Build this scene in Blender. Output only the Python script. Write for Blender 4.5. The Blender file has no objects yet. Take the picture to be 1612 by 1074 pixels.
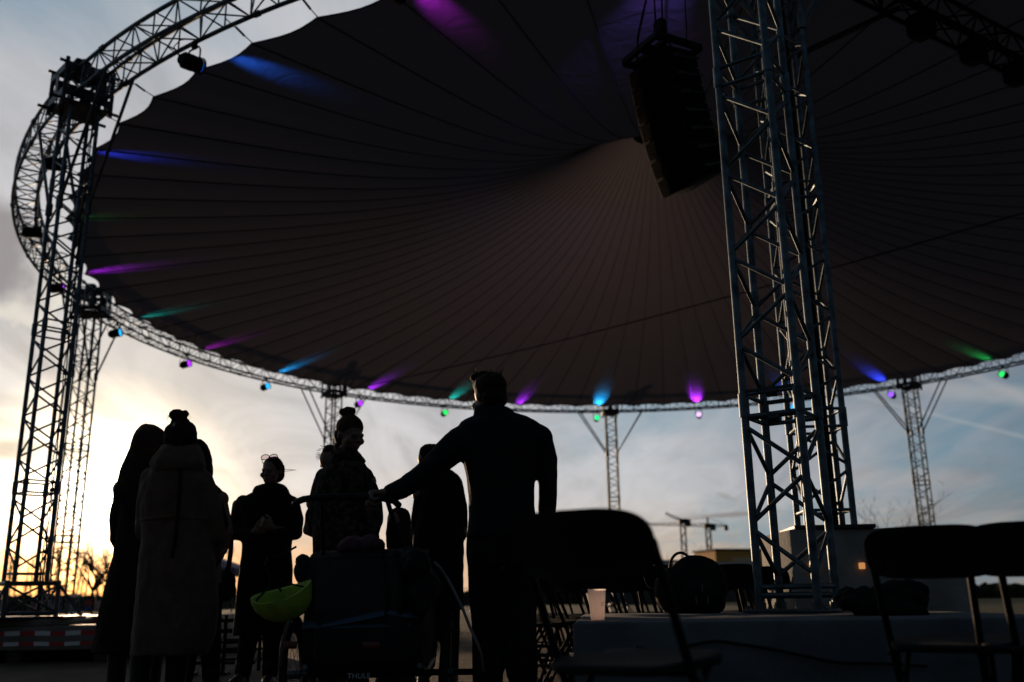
import bpy, bmesh, math, random
from mathutils import Vector, Matrix, Quaternion, noise
R = math.radians
PI = math.pi
random.seed(11)
sc = bpy.context.scene
COL = sc.collection

# ------------------------------------------------------------------ camera
EYE = 0.6
FPX = 1499.15
PITCH = R(15.1675)
ROLL = -0.0140096
cs, sn = math.cos(ROLL), math.sin(ROLL)
Rt = Vector((1, 0, 0)); Fw = Vector((0, math.cos(PITCH), math.sin(PITCH))); Up = Vector((0, -math.sin(PITCH), math.cos(PITCH)))
CX = Rt * cs + Up * sn
CY = -Rt * sn + Up * cs
cam_d = bpy.data.cameras.new('camera'); cam = bpy.data.objects.new('camera', cam_d); COL.objects.link(cam)
M = Matrix((CX, CY, -Fw)).transposed().to_4x4(); M.translation = (0, 0, EYE)
cam.matrix_world = M
cam_d.sensor_width = 36; cam_d.lens = FPX / 1612 * 36
cam_d.clip_start = 0.05; cam_d.clip_end = 3000
cam_d.dof.use_dof = True; cam_d.dof.focus_distance = 5.6; cam_d.dof.aperture_fstop = 1.7
sc.camera = cam

def ray(px, py):
    d = Fw * FPX + CX * (px - 806) + CY * (537 - py)
    return d / d.y
def at(px, py, Y):
    """world point seen at photo pixel px,py on the vertical plane y = Y"""
    return Vector((0, 0, EYE)) + ray(px, py) * Y
def mpp(Y):          # metres per photo pixel there
    return Y / FPX

# ------------------------------------------------------------------ materials
def nodes(name):
    m = bpy.data.materials.new(name); m.use_nodes = True
    nt = m.node_tree; b = nt.nodes['Principled BSDF']
    return m, nt, b
def mat(name, c, rough=.7, metal=0, var=.35, scale=8, bump=.15, bscale=60, trans=None, spec=.5, sheen=0):
    m, nt, b = nodes(name)
    tc = nt.nodes.new('ShaderNodeTexCoord')
    n = nt.nodes.new('ShaderNodeTexNoise'); n.inputs['Scale'].default_value = scale; n.inputs['Detail'].default_value = 6
    nt.links.new(tc.outputs['Object'], n.inputs['Vector'])
    r = nt.nodes.new('ShaderNodeValToRGB')
    r.color_ramp.elements[0].position = .3; r.color_ramp.elements[1].position = .7
    r.color_ramp.elements[0].color = (*[x * (1 - var) for x in c], 1)
    r.color_ramp.elements[1].color = (*[min(1, x * (1 + var)) for x in c], 1)
    nt.links.new(n.outputs['Fac'], r.inputs['Fac'])
    nt.links.new(r.outputs['Color'], b.inputs['Base Color'])
    b.inputs['Roughness'].default_value = rough; b.inputs['Metallic'].default_value = metal
    b.inputs['Specular IOR Level'].default_value = spec
    if sheen:
        b.inputs['Sheen Weight'].default_value = sheen
    if bump:
        n2 = nt.nodes.new('ShaderNodeTexNoise'); n2.inputs['Scale'].default_value = bscale; n2.inputs['Detail'].default_value = 4
        nt.links.new(tc.outputs['Object'], n2.inputs['Vector'])
        bp = nt.nodes.new('ShaderNodeBump'); bp.inputs['Strength'].default_value = bump; bp.inputs['Distance'].default_value = .01
        nt.links.new(n2.outputs['Fac'], bp.inputs['Height']); nt.links.new(bp.outputs['Normal'], b.inputs['Normal'])
    return m
def emit(name, c, s):
    m, nt, b = nodes(name)
    b.inputs['Base Color'].default_value = (.02, .02, .02, 1)
    b.inputs['Emission Color'].default_value = (*c, 1); b.inputs['Emission Strength'].default_value = s
    return m

ALU = mat('aluminium', (.085, .115, .138), .5, 1, .55, 11, .05, 90)
ALUD = mat('aluminium_grimy', (.10, .11, .12), .45, 1, .3, 5, .05, 90)
STEEL = mat('dark_steel', (.03, .03, .032), .45, .6, .3)
BLACKP = mat('black_plastic', (.009, .009, .0095), .7, 0, .3, spec=.12)
BLACKM = mat('black_painted_metal', (.006, .006, .007), .6, 0, .3, spec=.12)
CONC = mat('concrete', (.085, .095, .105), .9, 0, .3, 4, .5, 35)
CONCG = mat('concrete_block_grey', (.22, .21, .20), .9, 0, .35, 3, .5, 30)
WIRE = mat('wire', (.02, .02, .02), .6, .3, .1, bump=0)
RUBBER = mat('rubber', (.012, .012, .012), .8, 0, .3, spec=.2)
SKIN = mat('skin', (.13, .075, .055), .6, 0, .15, 12, .1, 120)
HAIRD = mat('hair_dark_brown', (.016, .010, .007), .8, 0, .5, 40, .3, 120, spec=.12)
HAIRB = mat('hair_chestnut', (.035, .018, .010), .75, 0, .5, 40, .3, 120, spec=.15)
HAIRL = mat('hair_pale', (.16, .09, .045), .5, 0, .5, 40, .3, 120)
COATG = mat('coat_grey_brown', (.098, .064, .047), .95, 0, .2, 14, .4, 150, spec=.1, sheen=.1)
COATD = mat('coat_dark', (.018, .014, .012), .95, 0, .3, 14, .4, 150, spec=.1)
COATK = mat('coat_black', (.009, .0085, .008), .95, 0, .3, 14, .4, 150, spec=.1)
JACKN = mat('jacket_navy', (.010, .011, .014), .9, 0, .3, 14, .4, 120, spec=.15)
TROUS = mat('trousers_dark', (.011, .011, .013), .95, 0, .3, 20, .4, 150, spec=.1)
BOOT = mat('boots_black', (.010, .009, .009), .6, 0, .3, 20, .2, 80, spec=.3)
def camo():
    m = mat('jacket_speckled', (.03, .022, .018), .9, 0, .2, 10, .3, 90, spec=.1)
    nt = m.node_tree; b = nt.nodes['Principled BSDF']
    tc = nt.nodes.new('ShaderNodeTexCoord'); n = nt.nodes.new('ShaderNodeTexNoise'); n.inputs['Scale'].default_value = 26; n.inputs['Detail'].default_value = 3
    nt.links.new(tc.outputs['Object'], n.inputs['Vector'])
    r = nt.nodes.new('ShaderNodeValToRGB'); r.color_ramp.interpolation = 'CONSTANT'
    e = r.color_ramp.elements
    e[0].position = 0; e[0].color = (.012, .010, .009, 1); e[1].position = .48; e[1].color = (.035, .027, .022, 1)
    x = e.new(.58); x.color = (.075, .055, .045, 1)
    x = e.new(.66); x.color = (.02, .016, .013, 1)
    nt.links.new(n.outputs['Fac'], r.inputs['Fac']); nt.links.new(r.outputs['Color'], b.inputs['Base Color'])
    return m
CAMO = camo()
def membrane_mat():
    m, nt, b = nodes('membrane_fabric')
    out = nt.nodes['Material Output']
    nt.nodes.remove(b)
    d = nt.nodes.new('ShaderNodeBsdfDiffuse'); t = nt.nodes.new('ShaderNodeBsdfTranslucent'); a = nt.nodes.new('ShaderNodeAddShader')
    tc = nt.nodes.new('ShaderNodeTexCoord'); n = nt.nodes.new('ShaderNodeTexNoise'); n.inputs['Scale'].default_value = 1.1; n.inputs['Detail'].default_value = 9; n.inputs['Roughness'].default_value = .65
    n2 = nt.nodes.new('ShaderNodeTexNoise'); n2.inputs['Scale'].default_value = 2.6; n2.inputs['Detail'].default_value = 5; n2.inputs['Distortion'].default_value = 1.5; nt.links.new(tc.outputs['Object'], n2.inputs['Vector'])
    bp = nt.nodes.new('ShaderNodeBump'); bp.inputs['Strength'].default_value = .5; bp.inputs['Distance'].default_value = .05; nt.links.new(n2.outputs['Fac'], bp.inputs['Height']); nt.links.new(bp.outputs['Normal'], d.inputs['Normal'])
    nt.links.new(tc.outputs['Object'], n.inputs['Vector'])
    r = nt.nodes.new('ShaderNodeValToRGB'); r.color_ramp.elements[0].color = (.070, .067, .070, 1); r.color_ramp.elements[1].color = (.105, .098, .102, 1)
    nt.links.new(n.outputs['Fac'], r.inputs['Fac']); nt.links.new(r.outputs['Color'], d.inputs['Color'])
    t.inputs['Color'].default_value = (.0285, .0240, .0262, 1)
    nt.links.new(d.outputs[0], a.inputs[0]); nt.links.new(t.outputs[0], a.inputs[1]); nt.links.new(a.outputs[0], out.inputs['Surface'])
    return m
MEMB = membrane_mat()
SEAM = mat('seam_webbing', (.034, .032, .033), .8, bump=0)

# ------------------------------------------------------------------ mesh helpers
class MB:
    def __init__(s):
        s.v = []; s.f = []; s.mi = []; s.cur = 0
    def add(s, vs, fs):
        o = len(s.v); s.v += [Vector(v) for v in vs]
        for f in fs:
            s.f.append([i + o for i in f]); s.mi.append(s.cur)
    def box(s, c, d, rot=None, bev=0):
        x, y, z = [k / 2 for k in d]; b = min(bev, x, y, z)
        vs = []; fs = []
        if b <= 0:
            vs = [Vector((i * x, j * y, k * z)) for i in (-1, 1) for j in (-1, 1) for k in (-1, 1)]
            fs = [(0, 1, 3, 2), (4, 6, 7, 5), (0, 4, 5, 1), (2, 3, 7, 6), (0, 2, 6, 4), (1, 5, 7, 3)]
        else:
            bm = bmesh.new(); bmesh.ops.create_cube(bm, size=1)
            for v in bm.verts: v.co = Vector((v.co.x * d[0], v.co.y * d[1], v.co.z * d[2]))
            bmesh.ops.bevel(bm, geom=bm.edges[:], offset=b, segments=2, affect='EDGES', profile=.5)
            bm.verts.index_update()
            vs = [v.co.copy() for v in bm.verts]; fs = [[v.index for v in f.verts] for f in bm.faces]; bm.free()
        if rot is not None: vs = [rot @ v for v in vs]
        c = Vector(c); s.add([v + c for v in vs], fs); return s
    def tube(s, p, q, r, n=8, r2=None, caps=True):
        p = Vector(p); q = Vector(q); d = q - p
        if d.length < 1e-6: return s
        a = d.orthogonal().normalized(); b = d.normalized().cross(a); r2 = r if r2 is None else r2
        vs = [p + (a * math.cos(t) + b * math.sin(t)) * r for t in [2 * PI * i / n for i in range(n)]] + \
             [q + (a * math.cos(t) + b * math.sin(t)) * r2 for t in [2 * PI * i / n for i in range(n)]]
        fs = [(i, (i + 1) % n, n + (i + 1) % n, n + i) for i in range(n)]
        if caps: fs += [list(range(n))[::-1], list(range(n, 2 * n))]
        s.add(vs, fs); return s
    def pipe(s, pts, r, n=8, closed=False, flat=1.0):
        """swept tube; r is a number or list"""
        pts = [Vector(p) for p in pts]; m = len(pts); rr = r if isinstance(r, (list, tuple)) else [r] * m
        vs = []; up = None
        for i, p in enumerate(pts):
            if closed: t = pts[(i + 1) % m] - pts[i - 1]
            else: t = pts[min(i + 1, m - 1)] - pts[max(i - 1, 0)]
            t.normalize()
            if up is None: up = t.orthogonal().normalized()
            up = (up - t * up.dot(t))
            if up.length < 1e-5: up = t.orthogonal()
            up.normalize(); b = t.cross(up)
            vs += [p + (up * math.cos(a) + b * math.sin(a) * flat) * rr[i] for a in [2 * PI * k / n for k in range(n)]]
        fs = []
        for i in range(m if closed else m - 1):
            j = (i + 1) % m
            fs += [(i * n + k, i * n + (k + 1) % n, j * n + (k + 1) % n, j * n + k) for k in range(n)]
        if not closed: fs += [list(range(n))[::-1], list(range((m - 1) * n, m * n))]
        s.add(vs, fs); return s
    def loft(s, rings, caps=True):
        n = len(rings[0]); vs = [v for r in rings for v in r]; fs = []
        for i in range(len(rings) - 1):
            fs += [(i * n + k, i * n + (k + 1) % n, (i + 1) * n + (k + 1) % n, (i + 1) * n + k) for k in range(n)]
        if caps: fs += [list(range(n))[::-1], list(range((len(rings) - 1) * n, len(rings) * n))]
        s.add(vs, fs); return s
    def ell(s, c, rad, rot=None, nu=14, nv=9):
        c = Vector(c); rings = []
        for j in range(1, nv):
            ph = PI * j / nv
            rings.append([Vector((math.sin(ph) * math.cos(t), math.sin(ph) * math.sin(t), math.cos(ph))) for t in [2 * PI * i / nu for i in range(nu)]])
        vs = [Vector((0, 0, 1))] + [v for r in rings for v in r] + [Vector((0, 0, -1))]
        fs = [(0, 1 + i, 1 + (i + 1) % nu) for i in range(nu)]
        for j in range(nv - 2):
            fs += [(1 + j * nu + i, 1 + (j + 1) * nu + i, 1 + (j + 1) * nu + (i + 1) % nu, 1 + j * nu + (i + 1) % nu) for i in range(nu)]
        L = len(vs) - 1; o = 1 + (nv - 2) * nu
        fs += [(L, o + (i + 1) % nu, o + i) for i in range(nu)]
        vs = [Vector((v.x * rad[0], v.y * rad[1], v.z * rad[2])) for v in vs]
        if rot is not None: vs = [rot @ v for v in vs]
        s.add([v + c for v in vs], fs); return s
    def cap(s, p, q, r1, r2):
        """tapered capsule"""
        p = Vector(p); q = Vector(q); d = (q - p)
        s.ell(p, (r1,) * 3); s.ell(q, (r2,) * 3)
        s.tube(p, q, r1, 14, r2); return s
    def limb(s, pts, rad):
        for i in range(len(pts) - 1): s.cap(pts[i], pts[i + 1], rad[i], rad[i + 1])
        return s
    def mesh(s, name, m, smooth=True, org=None):
        me = bpy.data.meshes.new(name)
        o = Vector(org) if org is not None else Vector((0, 0, 0))
        me.from_pydata([v - o for v in s.v], [], s.f)
        for k in (m if isinstance(m, (list, tuple)) else [m]): me.materials.append(k)
        me.polygons.foreach_set('material_index', s.mi)
        if smooth:
            me.polygons.foreach_set('use_smooth', [True] * len(me.polygons))
            me.set_sharp_from_angle(angle=R(40))
        me.update(); return me
    def build(s, name, m, parent=None, smooth=True, org=None):
        return link(name, s.mesh(name, m, smooth, org if org is not None else (parent['_o'] if parent and '_o' in parent else None)), parent)
def link(name, me, parent=None):
    o = bpy.data.objects.new(name, me); COL.objects.link(o)
    if parent: o.parent = parent
    return o
def thing(name, label, cat, loc=(0, 0, 0), group=None, kind=None, rz=0):
    o = bpy.data.objects.new(name, None); COL.objects.link(o); o.location = loc; o.rotation_euler = (0, 0, rz)
    o.empty_display_size = .1
    return tag(o, label, cat, group, kind)
def tag(o, label=None, cat=None, group=None, kind=None):
    if label: o['label'] = label
    if cat: o['category'] = cat
    if group: o['group'] = group
    if kind: o['kind'] = kind
    return o
def copy_tree(o, parent=None):
    c = o.copy(); COL.objects.link(c)
    if parent: c.parent = parent
    for ch in list(o.children): copy_tree(ch, c)
    return c
_tmp = []
def remesh(mb, vox, name, m, parent, smooth=2, wr=0.0, wscale=7, org=None, zf=.55):
    """union of closed shapes -> one continuous surface"""
    org = Vector(org if org is not None else (0, 0, 0))
    me = bpy.data.meshes.new('t'); me.from_pydata([v - org for v in mb.v], [], mb.f)
    o = bpy.data.objects.new('t', me); COL.objects.link(o)
    md = o.modifiers.new('r', 'REMESH'); md.mode = 'VOXEL'; md.voxel_size = vox
    if smooth:
        sm = o.modifiers.new('s', 'SMOOTH'); sm.iterations = smooth; sm.factor = .5
    dg = bpy.context.evaluated_depsgraph_get()
    ev = o.evaluated_get(dg); res = bpy.data.meshes.new_from_object(ev, preserve_all_data_layers=False, depsgraph=dg)
    bpy.data.objects.remove(o); bpy.data.meshes.remove(me)
    res.name = name; res.materials.clear(); res.materials.append(m)
    if wr:
        off = Vector((random.random() * 50, random.random() * 50, 0))
        nr = [v.normal.copy() for v in res.vertices]
        for v, nn in zip(res.vertices, nr):
            p = v.co
            w = noise.noise(Vector((p.x * wscale, p.y * wscale, p.z * wscale * zf)) + off) + .5 * noise.noise(Vector((p.x, p.y, p.z * .6)) * wscale * 2.6 + off)
            v.co = p + nn * w * wr
    res.polygons.foreach_set('use_smooth', [True] * len(res.polygons)); res.update()
    return link(name, res, parent)

# ------------------------------------------------------------------ world, sun
SUN_AZ, SUN_EL = -23.6, 4.5
sd = Vector((math.sin(R(SUN_AZ)) * math.cos(R(SUN_EL)), math.cos(R(SUN_AZ)) * math.cos(R(SUN_EL)), math.sin(R(SUN_EL))))
def build_world():
    w = bpy.data.worlds.new('World'); sc.world = w; w.use_nodes = True
    nt = w.node_tree; L = nt.links.new
    for n in list(nt.nodes): nt.nodes.remove(n)
    N = lambda t: nt.nodes.new(t)
    out = N('ShaderNodeOutputWorld'); bg = N('ShaderNodeBackground'); bg.inputs['Strength'].default_value = .1
    L(bg.outputs[0], out.inputs[0])
    sky = N('ShaderNodeTexSky'); sky.sky_type = 'NISHITA'; sky.sun_disc = False
    sky.sun_elevation = R(SUN_EL); sky.sun_rotation = R(SUN_AZ); sky.air_density = 1; sky.dust_density = 1.5; sky.ozone_density = 2
    tc = N('ShaderNodeTexCoord')
    def vm(op, a, b=None):
        n = N('ShaderNodeVectorMath'); n.operation = op
        for i, x in enumerate((a, b)):
            if x is None: continue
            if isinstance(x, (tuple, list, Vector)): n.inputs[i].default_value = tuple(x)
            else: L(x, n.inputs[i])
        return n.outputs['Value'] if op in ('DOT_PRODUCT', 'LENGTH') else n.outputs['Vector']
    def mt(op, a, b=None, c=None, clamp=False):
        n = N('ShaderNodeMath'); n.operation = op; n.use_clamp = clamp
        for i, x in enumerate((a, b, c)):
            if x is None: continue
            if isinstance(x, (int, float)): n.inputs[i].default_value = x
            else: L(x, n.inputs[i])
        return n.outputs[0]
    def ramp(f, st, interp='EASE'):
        n = N('ShaderNodeValToRGB'); n.color_ramp.interpolation = interp
        e = n.color_ramp.elements
        while len(e) < len(st): e.new(.5)
        for k, (p, c) in enumerate(st):
            e[k].position = p; e[k].color = (*c, 1) if isinstance(c, (tuple, list)) else (c, c, c, 1)
        L(f, n.inputs[0]); return n.outputs[0]
    def mix(f, a, b):
        n = N('ShaderNodeMix'); n.data_type = 'RGBA'
        for i, x in ((0, f), (6, a), (7, b)):
            if isinstance(x, (int, float)): n.inputs[i].default_value = x
            elif isinstance(x, (tuple, list)): n.inputs[i].default_value = (*x, 1)
            else: L(x, n.inputs[i])
        return n.outputs[2]
    D = vm('NORMALIZE', tc.outputs['Generated'])
    sep = N('ShaderNodeSeparateXYZ'); L(D, sep.inputs[0]); z = sep.outputs[2]
    ang = mt('DIVIDE', mt('ARCCOSINE', vm('DOT_PRODUCT', D, sd)), PI)            # 0..1 = 0..180 deg from the sun
    def deg(a): return a / 180
    # thin cloud veil: its brightness falls away from the sun
    veil = ramp(ang, [(0, (1, .95, .86)), (deg(2.5), (.95, .84, .64)), (deg(5.5), (.30, .255, .190)), (deg(8.5), (.150, .137, .122)), (deg(13), (.120, .116, .114)), (deg(22), (.104, .103, .106)),
                      (deg(31), (.092, .094, .098)), (deg(40), (.068, .072, .079)), (deg(52), (.040, .046, .054)), (deg(64), (.019, .023, .028)), (deg(80), (.009, .0115, .015)), (1, (.006, .008, .011))], 'LINEAR')
    veil = vm('SCALE', veil); nt.nodes[-1].inputs[3].default_value = 55
    # warm band along the horizon
    warm = ramp(z, [(0, (1.42, 1.12, .84)), (.045, (1.30, 1.13, .95)), (.10, (1.12, 1.08, 1.05)), (.20, (1.0, 1.0, 1.01)), (1, (1, 1, 1))], 'LINEAR')
    veil = vm('MULTIPLY', veil, warm)
    low = mt('MULTIPLY', ramp(z, [(0, 1), (.045, .7), (.075, .2), (.115, 0)], 'LINEAR'), ramp(ang, [(0, .9), (deg(4), 1), (deg(14), .75), (deg(30), .5), (deg(60), .25)], 'LINEAR'))
    veil = vm('MULTIPLY', veil, mix(low, (1, 1, 1), (.95, .56, .22)))
    blue = vm('SCALE', sky.outputs[0]); nt.nodes[-1].inputs[3].default_value = 1.0
    blue = mix(.72, blue, ramp(ang, [(0, (6, 6.3, 6.6)), (deg(30), (2.7, 3.9, 5.0)), (deg(50), (1.25, 2.5, 3.55)), (deg(64), (.55, .95, 1.35)), (deg(80), (.28, .5, .75)), (1, (.16, .28, .42))], 'LINEAR'))
    # cloud cover, on a flat layer
    zz = mt('ADD', z, .12); inv = mt('DIVIDE', 1, mt('MAXIMUM', zz, .03))
    pl = vm('SCALE', D); L(inv, nt.nodes[-1].inputs[3])
    def nz(scale, sx, sy, det=7, rough=.6, dist=.6, off=0, rz=0):
        mp = N('ShaderNodeMapping'); mp.inputs['Scale'].default_value = (sx, sy, 0); mp.inputs['Location'].default_value = (off, off * .7, 0); mp.inputs['Rotation'].default_value = (0, 0, R(rz))
        L(pl, mp.inputs[0]); n = N('ShaderNodeTexNoise'); n.inputs['Scale'].default_value = scale; n.inputs['Detail'].default_value = det
        n.inputs['Roughness'].default_value = rough; n.inputs['Distortion'].default_value = dist; L(mp.outputs[0], n.inputs[0]); return n.outputs[0]
    c1 = nz(1.0, 1, .55, off=3.2, rz=25)
    c2 = nz(3.0, 1.1, .35, off=7.1, rz=-20)
    near = ramp(ang, [(0, .55), (deg(18), .33), (deg(28), .07), (deg(45), -.05), (deg(60), -.0), (1, 0)], 'LINEAR')
    cov = mt('ADD', mt('MULTIPLY', c1, .75), mt('MULTIPLY', c2, .35))
    cov = mt('ADD', cov, near)
    cov = ramp(cov, [(.42, 0), (.68, 1)])
    # streaky light/dark inside the veil
    shade = ramp(nz(2.2, 1, .3, off=1.3, rz=14, dist=1.2), [(.28, .68), (.5, .98), (.72, 1.16)], 'LINEAR')
    veil2 = vm('MULTIPLY', veil, shade)
    col = mix(mt('MULTIPLY', cov, .92), blue, veil2)
    # grey cumulus bank on the far left with a bright lower rim; thin grey bars above the sun and by the cranes
    def patch(az, el, waz, wel, rz=0):
        c = Vector((math.sin(R(az)) * math.cos(R(el)), math.cos(R(az)) * math.cos(R(el)), math.sin(R(el))))
        rgt = Vector((math.cos(R(az)), -math.sin(R(az)), 0)); upv = rgt.cross(c) * 1.0
        r2 = rgt * math.cos(R(rz)) + upv * math.sin(R(rz)); u2 = -rgt * math.sin(R(rz)) + upv * math.cos(R(rz))
        a = mt('DIVIDE', vm('DOT_PRODUCT', D, r2), math.sin(R(waz))); b = mt('DIVIDE', mt('SUBTRACT', vm('DOT_PRODUCT', D, u2), 0), math.sin(R(wel)))
        front = mt('GREATER_THAN', vm('DOT_PRODUCT', D, c), 0)
        q = mt('SQRT', mt('ADD', mt('MULTIPLY', a, a), mt('MULTIPLY', b, b)))
        return q, b, front
    tn = N('ShaderNodeTexNoise'); tn.inputs['Scale'].default_value = 14; tn.inputs['Detail'].default_value = 7; L(D, tn.inputs[0])
    tn2 = N('ShaderNodeTexNoise'); tn2.inputs['Scale'].default_value = 5; tn2.inputs['Detail'].default_value = 6; L(D, tn2.inputs[0])
    wob = mt('MULTIPLY', mt('SUBTRACT', tn.outputs[0], .5), 1.1)
    q, b, fr = patch(-31.5, 18.0, 5.6, 4.6, 0)
    qq = mt('ADD', q, wob)
    body = mt('MULTIPLY', ramp(qq, [(.55, 1), (.95, 0)]), fr)
    rim = mt('MULTIPLY', mt('MULTIPLY', ramp(qq, [(.6, 0), (.93, 1), (1.25, 0)]), fr), ramp(b, [(0, 1), (.01, 1), (.3, 0)], 'LINEAR'))
    col = mix(mt('MULTIPLY', body, .80), col, (2.6, 2.35, 2.3))
    col = mix(mt('MULTIPLY', rim, .5), col, (9.2, 8.4, 7.0))
    for az, el, wa, we, rz, amt, cc in ((-27.0, 8.0, 5.5, .75, -1.5, .55, (4.4, 3.7, 2.9)), (-29, 10.6, 5, .5, -2, .22, (5, 4.6, 4)), (13.0, 4.55, 3.4, .26, 2, .75, (2.3, 2.0, 1.9)), (10.0, 4.2, .9, .12, -24, .5, (2.3, 2.0, 1.9)), (3.0, 4.7, 4.0, .22, 2, .3, (3.2, 2.7, 2.4)), (12.4, 5.6, .8, .25, -20, .5, (3.0, 2.7, 2.5)), (27, 10.4, 5.5, .9, -12, .45, (4.2, 4.2, 4.2)), (22, 6.2, 6, .9, -4, .3, (4.0, 3.6, 3.4)), (-6.5, 6.5, 9, 1.3, 3, .35, (7.2, 6.3, 5.7))):
        q, b, fr = patch(az, el, wa, we, rz)
        mk = mt('MULTIPLY', ramp(mt('ADD', q, mt('MULTIPLY', wob, .9)), [(.35, 1), (1.0, 0)]), fr)
        col = mix(mt('MULTIPLY', mk, amt), col, cc)
    # two contrails on the right
    def trail(a, b, w, amt):
        def dv(az, el): return Vector((math.sin(R(az)) * math.cos(R(el)), math.cos(R(az)) * math.cos(R(el)), math.sin(R(el))))
        p, q = dv(*a), dv(*b); n = p.cross(q).normalized(); t = (q - p).normalized()
        d = mt('ABSOLUTE', mt('ADD', vm('DOT_PRODUCT', D, n), mt('MULTIPLY', mt('SUBTRACT', tn.outputs[0], .5), w * .8)))
        m = ramp(mt('DIVIDE', d, w), [(0, 1), (1, 0)]); s = vm('DOT_PRODUCT', D, t)
        s = mt('DIVIDE', mt('SUBTRACT', s, p.dot(t)), q.dot(t) - p.dot(t))
        rng = ramp(s, [(0, 0), (.12, 1), (.98, 1), (1, .9)]); fr = mt('GREATER_THAN', vm('DOT_PRODUCT', D, p), .5)
        return mt('MULTIPLY', mt('MULTIPLY', mt('MULTIPLY', m, rng), fr), amt)
    col = mix(trail((19.2, 11.25), (29.4, 7.5), .0034, .26), col, (4.6, 4.7, 4.8))
    col = mix(trail((24.8, 12.2), (29.6, 9.4), .008, .34), col, (4.4, 4.2, 4.3))
    L(col, bg.inputs[0])
    s = bpy.data.lights.new('sun', 'SUN'); s.energy = 3.4; s.angle = R(.6); s.color = (1, .68, .42)
    so = bpy.data.objects.new('sun', s); COL.objects.link(so)
    so.rotation_euler = (-sd).to_track_quat('-Z', 'Y').to_euler()
build_world()
sc.view_settings.view_transform = 'Standard'; sc.view_settings.look = 'None'; sc.view_settings.exposure = 0; sc.view_settings.gamma = 1

# ------------------------------------------------------------------ ground
def ground():
    m, nt, b = nodes('trodden_dirt')
    tc = nt.nodes.new('ShaderNodeTexCoord')
    n = nt.nodes.new('ShaderNodeTexNoise'); n.inputs['Scale'].default_value = 1.2; n.inputs['Detail'].default_value = 10; n.inputs['Roughness'].default_value = .7
    nt.links.new(tc.outputs['Object'], n.inputs[0])
    r = nt.nodes.new('ShaderNodeValToRGB'); r.color_ramp.elements[0].position = .35; r.color_ramp.elements[1].position = .68
    r.color_ramp.elements[0].color = (.058, .040, .029, 1); r.color_ramp.elements[1].color = (.125, .088, .062, 1)
    nt.links.new(n.outputs[0], r.inputs[0]); nt.links.new(r.outputs[0], b.inputs['Base Color'])
    b.inputs['Roughness'].default_value = .95; b.inputs['Specular IOR Level'].default_value = .2
    v = nt.nodes.new('ShaderNodeTexVoronoi'); v.inputs['Scale'].default_value = 28; nt.links.new(tc.outputs['Object'], v.inputs[0])
    n3 = nt.nodes.new('ShaderNodeTexNoise'); n3.inputs['Scale'].default_value = 9; n3.inputs['Detail'].default_value = 8; nt.links.new(tc.outputs['Object'], n3.inputs[0])
    ad = nt.nodes.new('ShaderNodeMath'); ad.operation = 'ADD'; nt.links.new(v.outputs[0], ad.inputs[0]); nt.links.new(n3.outputs[0], ad.inputs[1])
    bp = nt.nodes.new('ShaderNodeBump'); bp.inputs['Strength'].default_value = .6; bp.inputs['Distance'].default_value = .03
    nt.links.new(ad.outputs[0], bp.inputs['Height']); nt.links.new(bp.outputs[0], b.inputs['Normal'])
    mb = MB(); n = 64; Rg = 900
    mb.add([(Rg * math.cos(2 * PI * i / n), Rg * math.sin(2 * PI * i / n), 0) for i in range(n)], [list(range(n))])
    tag(mb.build('ground', m, smooth=False), kind='structure')
    g = mat('rough_grass', (.035, .04, .015), 1, 0, .5, .6, .6, 6, spec=.1)
    mb = MB(); mb.add([(-120, 30, .006), (160, 30, .006), (300, 300, .006), (-250, 300, .006)], [(0, 1, 2, 3)])
    tag(mb.build('grass_field', g, smooth=False), kind='structure')
ground()

# ------------------------------------------------------------------ canopy ring
RC = Vector((3.459, 20.453, 0)); RO, RI, ZB, ZT = 13.08, 12.73, 7.0, 7.345
def rp(a, r, z): return RC + Vector((math.cos(R(a)) * r, math.sin(R(a)) * r, z))
def ring():
    t = thing('ring_truss', 'large circular aluminium box truss carrying the canopy edge on lattice towers', 'truss', RC)
    for r, z in ((RO, ZB), (RO, ZT), (RI, ZB), (RI, ZT)):
        mb = MB(); mb.pipe([rp(i * 360 / 192, r, z) for i in range(192)], .026, 8, True); [mb.tube(rp(i * 11.25 + 4.02, r, z), rp(i * 11.25 + 4.38, r, z), .036, 8) for i in range(32)]; mb.build('chord', ALU, t, org=RC)
    mb = MB(); nb = 192
    for i in range(nb):
        a, b = i * 360 / nb, (i + 1) * 360 / nb; rr = .0105
        mb.tube(rp(a, RO, ZB), rp(a, RO, ZT), rr, 5, caps=False); mb.tube(rp(a, RI, ZB), rp(a, RI, ZT), rr, 5, caps=False)
        mb.tube(rp(a, RO, ZB), rp(a, RI, ZB), rr, 5, caps=False); mb.tube(rp(a, RO, ZT), rp(a, RI, ZT), rr, 5, caps=False)
        f = i % 2
        z1, z2 = (ZB, ZT) if f else (ZT, ZB)
        mb.tube(rp(a, RO, z1), rp(b, RO, z2), rr, 5, caps=False); mb.tube(rp(a, RI, z2), rp(b, RI, z1), rr, 5, caps=False)
        r1, r2 = (RO, RI) if f else (RI, RO)
        mb.tube(rp(a, r1, ZB), rp(b, r2, ZB), rr, 5, caps=False); mb.tube(rp(a, r2, ZT), rp(b, r1, ZT), rr, 5, caps=False)
    mb.build('lattice', ALU, t, org=RC)
ring()

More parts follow.
